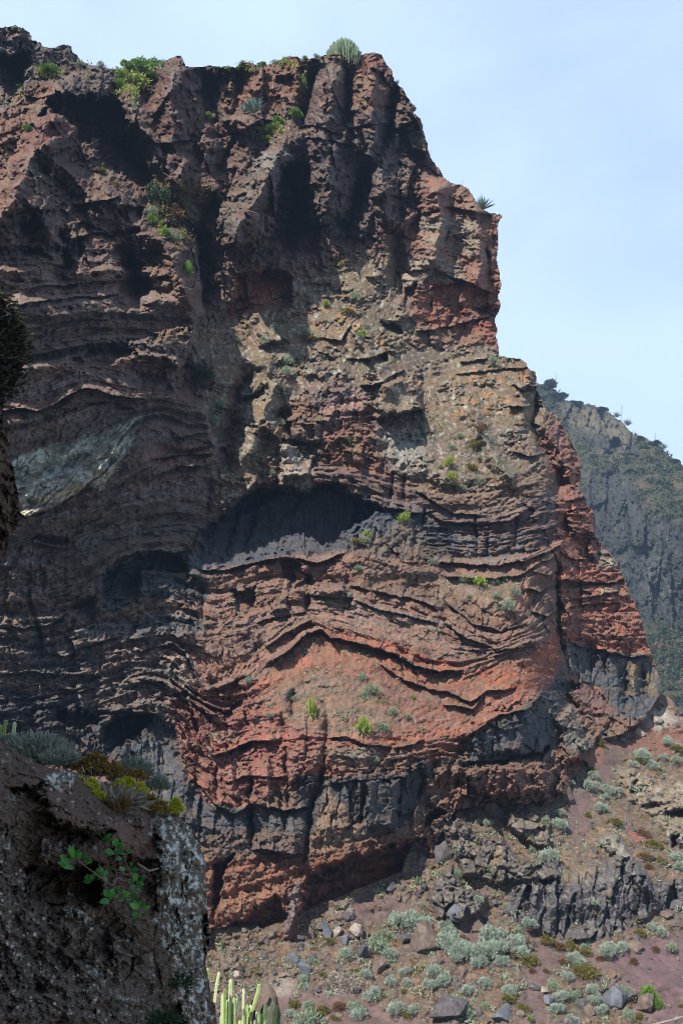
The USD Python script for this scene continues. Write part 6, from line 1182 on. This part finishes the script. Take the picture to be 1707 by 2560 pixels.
bank_ = np.maximum.reduce([C.mask(q_, 6) for q_ in ([(640, 322), (700, 310), (720, 325), (690, 350), (640, 352)], [(285, 165), (395, 155), (390, 200), (330, 245), (290, 235)], [(370, 530), (400, 535), (410, 575), (440, 600), (400, 590)], [(90, 175), (150, 168), (160, 182), (100, 195)], [(560, 158), (740, 150), (740, 166), (560, 172)])])
P_, r_ = scatter(C, CP, 200000, c_in * bank_ * sstep(-.2, .25, fb(U / 18, V / 12, 3, 431)), 23)
tag(usdkit.mesh(stage, '/World/fresh_green_growth', tufts(P_[:2400], .42, 9, r_, 1.0, .4), M_YELLOW), 'fresh yellow green growth on the banks and notches near the rim', 'ground cover', kind='stuff')
gull_ = C.mask([(370, 520), (400, 460), (520, 465), (530, 490), (470, 530), (480, 600), (450, 620), (410, 590)], 10)
P_, r_ = scatter(C, CP, 90000, c_in * gull_ * .9, 19)
tag(usdkit.mesh(stage, '/World/gully_growth', tufts(P_[:700], .34, 10, r_), M_OLIVE), 'brown and olive growth carpeting the gully at the upper left', 'ground cover', kind='stuff')
f_in = np.zeros(F.U.shape); f_in[:-1, :-1] = fc
P_, r_ = scatter(F, FP, 30000, f_in * (1 - .86 * f_cliff) * (.25 + .75 * sstep(-.2, .3, fb(fu / 44, fv / 30, 3, 421))), 20)
tag(usdkit.mesh(stage, '/World/ridge_scrub', tufts(P_, 1.5, 10, r_, 1.0, .6), leaf_material('ridge_leaf', (.020, .032, .012), (.09, .105, .04))), 'scrub covering the far ridge', 'scrub', kind='stuff')

# ---------------------------------------------------------------- along the far ridge's skyline
M_RIDGE = leaf_material('ridge_bush_leaf', (.014, .026, .012), (.05, .075, .03))
RB = Kind('ridge_bush', M_RIDGE, 'bush', 2, 9, n=420, leaf=(.20, .11))
for u, v, w, h, label in [(1372, 962, 34, 26, 'dark round bush on the far ridge where it leaves the headland'), (1400, 990, 44, 24, 'bush on the far skyline just below the dark round one'), (1440, 1004, 34, 14, 'low bush on the far skyline left of the low wall'), (1505, 1020, 40, 12, 'low bush on the far skyline right of the low wall'), (1600, 1092, 26, 12, 'bush on the far skyline between the two tall stalks'), (1636, 1108, 34, 16, 'bush at the foot of the branched stalk'), (1690, 1150, 30, 12, 'bush on the far skyline by the right edge')]:
    p = spot(F, FP, u, v + h * .4 + 3); s = p[1] * MPP
    RB.put(p + [0, 1, 0], w * s, h * s, label)
for u, v0, v1, label, nb in [(1389, 978, 930, 'tall thin flower stalk beside the dark round bush on the far ridge', 7), (1555, 1056, 1009, 'tall thin flower stalk alone on the middle of the far skyline', 9), (1640, 1112, 1082, 'short flower stalk with spread side branches on the far ridge', 10)]:
    p = spot(F, FP, u, v0 + 5); s = p[1] * MPP
    flower_stalk(p + [0, 1.0, 0], (v0 - v1 + 4) * s, label, nb, int(u), .012 if nb < 10 else .02)
for u, v, sz, label in [(1541, 1046, 5.5, 'agave rosette left of the lone tall stalk on the far ridge'), (1567, 1068, 6.5, 'agave rosette right of the lone tall stalk on the far ridge'), (1654, 1126, 6.0, 'agave rosette below the branched stalk on the far ridge')]:
    p = spot(F, FP, u, v + 4)
    agave('agave', p + [0, -1.5, 1.0], sz, label, 26, int(u))
a, b = spot(F, FP, 1450, 1018), spot(F, FP, 1490, 1020)
t = thing('low_wall', 'low reddish wall on the skyline of the far ridge', 'wall')
wl = []
for k in range(9):
    q0, q1 = a + (b - a) * k / 9, a + (b - a) * (k + .94) / 9
    m = trimesh.creation.box([np.linalg.norm(q1 - q0), .5, 1.5 + .2 * (k % 3)])
    m.apply_transform(trimesh.transformations.rotation_matrix(math.atan2((b - a)[1], (b - a)[0]), [0, 0, 1]))
    m.apply_translation((q0 + q1) / 2 + [0, .8, .4])
    part('block', m, M_ST_BROWN, t)

# ---------------------------------------------------------------- the rail fence at the lower right
M_FENCE = usdkit.material(stage, '/World/Looks/weathered_wood', {'g': ('geometry', {}), 'n': ('noise_texture', {'scale': 9.0, 'detail': 5.0}), 'r': ('rgb_ramp', {'ramp': [(.3, (.13, .105, .085)), (.7, (.24, .20, .165))]}), 'p': ('principled_bsdf', {'roughness': .85})}, [('g.position', 'n.vector'), ('n.fac', 'r.fac'), ('r.color', 'p.base_color')], surface='p.BSDF')
fence = thing('rail_fence', 'weathered wooden rail fence at the lower right corner', 'fence')
ends = []
for u, v, h in [(1560, 2620, 42), (1689, 2590, 46), (1822, 2566, 50)]:
    p = spot(T, TP, u, v); s = p[1] * MPP
    part('post', rods([p - [0, 0, .5]], [p + [0, 0, h * s]], .075, .07, 7), M_FENCE, fence)
    ends.append((p, h * s))
for (p, hp), (q, hq) in zip(ends, ends[1:]):
    for z in (.96, .55):
        part('rail', rods([p + [-.1, -.09, hp * z]], [q + [.1, -.09, hq * z]], .055, .05, 6), M_FENCE, fence)

# ---------------------------------------------------------------- plants close by, lower left
crng = np.random.default_rng(42)
M_FEATHER = leaf_material('feathery_silver', (.21, .235, .18), (.52, .56, .46), .2)


def feathery(name, u, v, w, h, d, label, n, mat, seed, blade=(.30, .0055), up=.9, spread=.8, stems=24):
    rng = np.random.default_rng(seed)
    s = d * MPP
    t = thing(name, label, 'shrub', None, seen(u, v + h / 2, d))
    a, r = rng.uniform(0, 6.283, n), np.sqrt(rng.uniform(0, 1, n))
    base = np.stack([r * np.cos(a) * w / 2 * s, r * np.sin(a) * w / 3 * s, rng.uniform(.0, .75, n) * (1 - .6 * r) * h * s], 1)
    dirs = unit(np.stack([np.cos(a) * r * spread, np.sin(a) * r * spread, up + 0 * a], 1) + rng.normal(size=(n, 3)) * .35)
    part('foliage', leaves(base, dirs, blade[0] * h * s * rng.uniform(.6, 1.3, n) * 1.5, blade[1] * w * s * rng.uniform(.7, 1.3, n), rng), mat, t)
    k = rng.choice(n, stems)
    part('twigs', rods(base[k] * [.25, .25, 0] - [0, 0, .12 * h * s], base[k] + dirs[k] * .2 * h * s, .006 * w * s, .003 * w * s, 4), M_WOOD, t)
    return t


def cushion(name, u, v, w, h, d, label, n, mat, seed, rosette=.19):
    """A stonecrop: woody twigs that end in rosettes of small thick leaves."""
    rng = np.random.default_rng(seed)
    s = d * MPP
    t = thing(name, label, 'succulent', None, seen(u, v + h / 2, d))
    a, r = rng.uniform(0, 6.283, n), np.sqrt(rng.uniform(0, 1, n))
    tip = np.stack([r * np.cos(a) * w / 2, r * np.sin(a) * w / 3, h * (1 - .7 * r ** 2) * rng.uniform(.45, 1.05, n)], 1) * s
    axis = unit(np.stack([r * np.cos(a) * .7, r * np.sin(a) * .7 - .25, 1 + 0 * a], 1) + rng.normal(size=(n, 3)) * .2)
    per = 11
    b = np.repeat(tip, per, 0)
    dirs = unit(np.repeat(axis, per, 0) * .55 + unit(rng.normal(size=(n * per, 3))))
    part('foliage', leaves(b, dirs, rosette * h * s * rng.uniform(.8, 1.3, n * per), rosette * .55 * h * s, rng), mat, t)
    root = np.stack([tip[:, 0] * .55, tip[:, 1] * .55, -.15 * h * s + 0 * a], 1)
    part('twigs', rods(root, tip, .012 * h * s, .008 * h * s, 4), M_WOOD, t)
    return t


feathery('wormwood', 92, 1868, 150, 74, 4.3, 'feathery silver shrub at the left edge on top of the near rock', 3200, M_FEATHER, 1)
feathery('wormwood', 150, 1890, 90, 44, 4.1, 'lower right end of the feathery silver growth on the near rock', 1500, M_FEATHER, 2)
feathery('wormwood', 335, 1915, 70, 56, 4.6, 'pale silver shrub behind the yellow stonecrop', 1100, M_FEATHER, 3)
feathery('wormwood', 395, 1955, 46, 44, 4.5, 'whitish silver tuft nearest the tip of the near rock', 700, M_FEATHER, 4)
feathery('wormwood', 20, 1850, 50, 40, 4.5, 'silver tuft around the two bright spurge stems at the left edge', 600, M_FEATHER, 5)
M_STONECROP = leaf_material('stonecrop_leaf', (0.324, 0.324, 0.025), (0.842, 0.778, 0.065), .15, .5)
M_STONECROP_B = leaf_material('stonecrop_brown_leaf', (0.167, 0.106, 0.024), (0.405, 0.309, 0.052), .15, .5)
for u, v, w, h, d, label, n, m in [(215, 1968, 74, 50, 3.75, 'brightest yellow green stonecrop, in the middle of the near rock top', 80, M_STONECROP), (245, 1988, 44, 34, 3.7, 'yellow green stonecrop just below the brightest one', 44, M_STONECROP), (230, 1908, 90, 50, 4.15, 'olive stonecrop between the silver shrubs', 80, M_STONECROP_B), (165, 1905, 50, 26, 4.1, 'dark olive stonecrop at the foot of the feathery shrub', 44, M_STONECROP_B), (312, 1962, 54, 48, 4.0, 'yellow stonecrop in the middle of the row on the near rock', 60, M_STONECROP), (352, 1988, 56, 50, 4.0, 'yellow and brown stonecrop right in the row on the near rock', 60, M_STONECROP), (375, 2012, 50, 50, 3.95, 'reddish brown stonecrop at the right of the row on the near rock', 60, M_STONECROP_B), (438, 2014, 30, 44, 4.1, 'small yellow stonecrop hanging over the tip of the near rock', 44, M_STONECROP), (405, 2022, 44, 34, 4.05, 'brown stonecrop beside the hanging yellow one', 44, M_STONECROP_B), (285, 1925, 60, 40, 4.2, 'brown twiggy stonecrop behind the middle of the row', 50, M_STONECROP_B), (340, 1940, 60, 36, 4.3, 'brown twiggy growth below the pale silver shrub', 50, M_STONECROP_B)]:
    cushion('stonecrop', u, v, w, h, d, label, int(n * 1.5), m, int(u))
feathery('dry_shrub', 280, 1995, 130, 60, 3.75, 'dry brown twigs among the stonecrops', 420, M_DRY, 11, (.5, .004), .4, 1.2)
feathery('dry_grass_tuft', 300, 2020, 40, 34, 3.55, 'tawny dry grass tuft on the soil of the near rock', 120, leaf_material('tawny_grass', (.14, .085, .03), (.26, .17, .07)), 12, (.7, .02), 1.2, .5)
feathery('dark_shrub', 78, 1985, 66, 56, 3.25, 'dark green shrub hanging in the shade of the near rock', 700, M_DARKGREEN, 13, (.3, .03), .3, 1.0)
feathery('dark_shrub', 410, 2540, 60, 50, 3.15, 'dark green growth in the hollow at the bottom of the near rock', 400, M_DARKGREEN, 14, (.3, .03), .3, 1.0)
feathery('dark_shrub', 455, 2440, 40, 60, 3.55, 'dark moss in the cleft beside the lichen rib', 260, M_DARKGREEN, 15, (.2, .03), .3, 1.0)

# the glossy leaved shrub on the face of the near rock: every leaf a part
M_GLOSSY = usdkit.material(stage, '/World/Looks/glossy_leaf', {'o': ('object_info', {}), 'r': ('rgb_ramp', {'ramp': [(0, (.022, .12, .015)), (.6, (.04, .19, .03)), (1, (.10, .30, .045))]}), 'p': ('principled_bsdf', {'roughness': .42, 'specular_ior_level': .35}), 't': ('translucent_bsdf', {}), 'm': ('mix_closure', {'fac': .2})},
                           [('o.random', 'r.fac'), ('r.color', 'p.base_color'), ('r.color', 't.color'), ('p.BSDF', 'm.closure1'), ('t.BSDF', 'm.closure2')], surface='m.closure')
M_TWIG = usdkit.material(stage, '/World/Looks/red_twig', {'p': ('principled_bsdf', {'base_color': (.10, .055, .04), 'roughness': .7})}, surface='p.BSDF')
gd = 3.0
shrub = thing('glossy_shrub', 'small shrub with glossy round green leaves on the shaded face of the near rock', 'shrub')


def gpoint(cx, cy, lift):
    p = spot(G, GP, cx, cy)
    return p - unit(p - np.array([0, 0, EYE])) * lift


heart = gpoint(292, 2195, .06)
for cx, cy, spread, n in [(193, 2146, 26, 15), (257, 2092, 14, 5), (296, 2113, 13, 7), (245, 2190, 18, 9), (271, 2166, 10, 4), (325, 2167, 9, 4), (343, 2196, 13, 8), (303, 2228, 14, 8), (282, 2239, 12, 5), (352, 2271, 14, 8), (336, 2240, 7, 3), (312, 2130, 12, 5)]:
    hub = gpoint(cx, cy + 4, .10)
    stops = [heart + (hub - heart) * q + crng.normal(size=3) * [.022, .006, .022] * math.sin(q * 3.14) + [0, 0, -.02 * math.sin(q * 3.14)] for q in (0, .25, .5, .75, 1)]
    part('branch', rods(np.array(stops[:-1]), np.array(stops[1:]), [.0020, .0018, .0016, .0014], [.0018, .0016, .0014, .0012], 5), M_TWIG, shrub)
    for k in range(n):
        a = crng.uniform(0, 6.283)
        off = crng.uniform(.3, 1.0) * spread * gd * MPP
        base = hub + np.array([math.cos(a) * off, crng.uniform(-.05, .0), math.sin(a) * off * .9])
        d = unit(np.array([math.cos(a) * .8, -.35 + crng.normal() * .25, math.sin(a) * .5 + .45]))
        L, Wd = .0235 * crng.uniform(.8, 1.25), .0165 * crng.uniform(.8, 1.2)
        nrm = unit(np.array([crng.normal() * .35, -.7, .65]) + 0)
        side = unit(np.cross(d, nrm)); nrm = np.cross(side, d)
        t_ = np.array([0, .12, .35, .6, .82, 1.0]); wd = np.array([.10, .55, .95, 1.0, .68, .05]) * Wd / 2
        left = base + d * (t_ * L)[:, None] - side * wd[:, None] + nrm * (.10 * wd + .002 * np.sin(t_ * 3))[:, None] * 2
        right = base + d * (t_ * L)[:, None] + side * wd[:, None] + nrm * (.10 * wd + .002 * np.sin(t_ * 3))[:, None] * 2
        cen = base + d * (t_ * L)[:, None] + nrm * (.002 * np.sin(t_ * 3))[:, None]
        vv = np.vstack([left, cen, right])
        ff = [(i, i + 6, i + 7, i + 1) for i in range(5)] + [(i + 6, i + 12, i + 13, i + 7) for i in range(5)]
        part('leaf', (vv, np.array(ff)), M_GLOSSY, shrub, smooth=True)
        part('leaf_stalk', rods([hub], [base + d * L * .04], .0012, .001, 4), M_TWIG, shrub)
bare = thing('bare_twig', 'bare grey twig lying across the face of the near rock', 'twig')
part('stem', join(rods([gpoint(345, 2160, .05)], [gpoint(372, 2178, .06)], .004, .003, 5), rods([gpoint(372, 2178, .06)], [gpoint(398, 2172, .05)], .003, .0015, 5)), M_DRY, bare)

# the candelabra spurge at the bottom, every stem a part, on a knob of rock
M_CAND = usdkit.material(stage, '/World/Looks/candelabra_skin', {'g': ('geometry', {}), 'o': ('object_info', {}), 'n': ('noise_texture', {'scale': 14.0, 'detail': 3.0}), 'a': ('math', {'math_type': 'multiply_add', 'value2': .6, 'value3': -.05}), 's': ('math', {'math_type': 'add'}), 'r': ('rgb_ramp', {'ramp': [(.25, (.10, .17, .035)), (.6, (.21, .29, .075)), (.95, (.36, .40, .22))]}), 'p': ('principled_bsdf', {'roughness': .55})},
                         [('g.position', 'n.vector'), ('n.fac', 'a.value1'), ('a.value', 's.value1'), ('o.random', 's.value2'), ('s.value', 'r.fac'), ('r.color', 'p.base_color')], surface='p.BSDF')


def ribbed(path, radius):
    """A fleshy stem with five ribs that follows a path and closes in a blunt tip."""
    path = np.asarray(path, float)
    seg = np.linspace(0, len(path) - 1, 5 * (len(path) - 1) + 1)
    c = np.stack([np.interp(seg, range(len(path)), path[:, k]) for k in range(3)], 1)
    r = np.full(len(c), radius); r[-1] = .12 * radius
    c = np.vstack([c[:-1], c[-1] - (c[-1] - c[-2]) * .30, c[-1]]); r = np.r_[r[:-1], radius * .85, .10 * radius]
    d = unit(np.gradient(c, axis=0))
    x = unit(np.cross(d, [0, 1., .01])); y = np.cross(d, x)
    th = np.arange(20) * 2 * np.pi / 20
    rib = .80 + .30 * np.maximum(0, np.cos(5 * th)) ** .8
    v = (c[:, None] + (np.cos(th)[None, :, None] * x[:, None] + np.sin(th)[None, :, None] * y[:, None]) * (rib[None] * r[:, None])[..., None]).reshape(-1, 3)
    i, j = np.meshgrid(np.arange(len(c) - 1), np.arange(20), indexing='ij')
    f = np.stack([i * 20 + j, i * 20 + (j + 1) % 20, (i + 1) * 20 + (j + 1) % 20, (i + 1) * 20 + j], -1).reshape(-1, 4)
    f = np.vstack([f[:, [0, 1, 2]], f[:, [0, 2, 3]]])
    v = np.vstack([v, c[-1:] + d[-1:] * .1 * radius])
    k = (len(c) - 1) * 20
    f = np.vstack([f, np.stack([k + np.arange(20), k + (np.arange(20) + 1) % 20, np.full(20, len(v) - 1)], 1)])
    return v, f


cd = 13.0
spurge = thing('candelabra_spurge', 'candelabra spurge with many upright bright green stems at the bottom edge', 'succulent')
for k, line in enumerate([[(537, 2507), (541, 2470), (548, 2431)], [(574, 2600), (575, 2520), (577, 2448)], [(562, 2560), (562, 2472)], [(555, 2600), (556, 2484)], [(586, 2570), (585, 2493)], [(590, 2540), (594, 2520), (596, 2495)], [(607, 2600), (608, 2540), (609, 2472)], [(622, 2545), (632, 2522), (645, 2482), (648, 2461)], [(581, 2600), (581, 2507)], [(616, 2600), (618, 2512)], [(626, 2560), (626, 2513)], [(655, 2570), (662, 2540), (664, 2512)], [(668, 2575), (676, 2540), (682, 2507)], [(676, 2580), (688, 2548), (692, 2515)], [(702, 2600), (704, 2540)], [(646, 2600), (648, 2525)], [(609, 2600), (610, 2540)], [(636, 2600), (637, 2551)], [(568, 2600), (569, 2500)], [(660, 2600), (662, 2548)], [(686, 2600), (690, 2560)], [(552, 2590), (553, 2540)], [(597, 2600), (600, 2552)], [(519, 2450), (519, 2421)], [(643, 2600), (641, 2530)], [(653, 2600), (655, 2535)]]):
    dd = cd + crng.uniform(-.35, .35)
    part('stem', ribbed([seen(u, v, dd) for u, v in line], 3.7 * dd * MPP * crng.uniform(.85, 1.15)), M_CAND, spurge, smooth=40)
kn = boulder_mesh(np.random.default_rng(4), 2.6, 2.0, 9.0, .10)
o = usdkit.mesh(stage, '/World/spurge_knob', (kn[0] + seen(620, 2590, cd + .3) - [0, 0, 4.7], kn[1]), M_ST_BROWN, smooth=28)
tag(o, 'knob of rock that carries the candelabra spurge', 'rock')
spurge2 = thing('candelabra_spurge', 'two bright spurge stems at the left edge above the feathery silver shrub', 'succulent')
for line in [[(8, 1850), (11, 1825), (15, 1800)], [(30, 1862), (33, 1838), (37, 1806)], [(44, 1870), (47, 1853)], [(53, 1872), (55, 1851)], [(0, 1850), (2, 1812)]]:
    part('stem', ribbed([seen(u, v, 6.0) for u, v in line], 4.6 * 6 * MPP), M_CAND, spurge2, smooth=40)

# the growth that hangs over the left edge
rng = np.random.default_rng(66)
e_in = np.zeros(E.U.shape); e_in[:-1, :-1] = ec
P_, r_ = scatter(E, EP, 60000, e_in * (E.V < 990) * (E.U > -120), 21)
t = thing('hanging_bush', 'dark bush hanging over the left edge of the view', 'bush')
b_ = P_[:7000]
part('foliage', leaves(b_ + r_.normal(size=b_.shape) * .05, unit(r_.normal(size=b_.shape) + [.3, -.4, .3]), .065 * r_.uniform(.6, 1.3, len(b_)), .022, r_), leaf_material('hanging_leaf', (.018, .018, .008), (.085, .066, .034)), t)
part('twigs', rods(b_[:60], b_[:60] + unit(r_.normal(size=(60, 3)) + [.6, -.3, .2]) * .18, .005, .003, 4), M_WOOD, t)
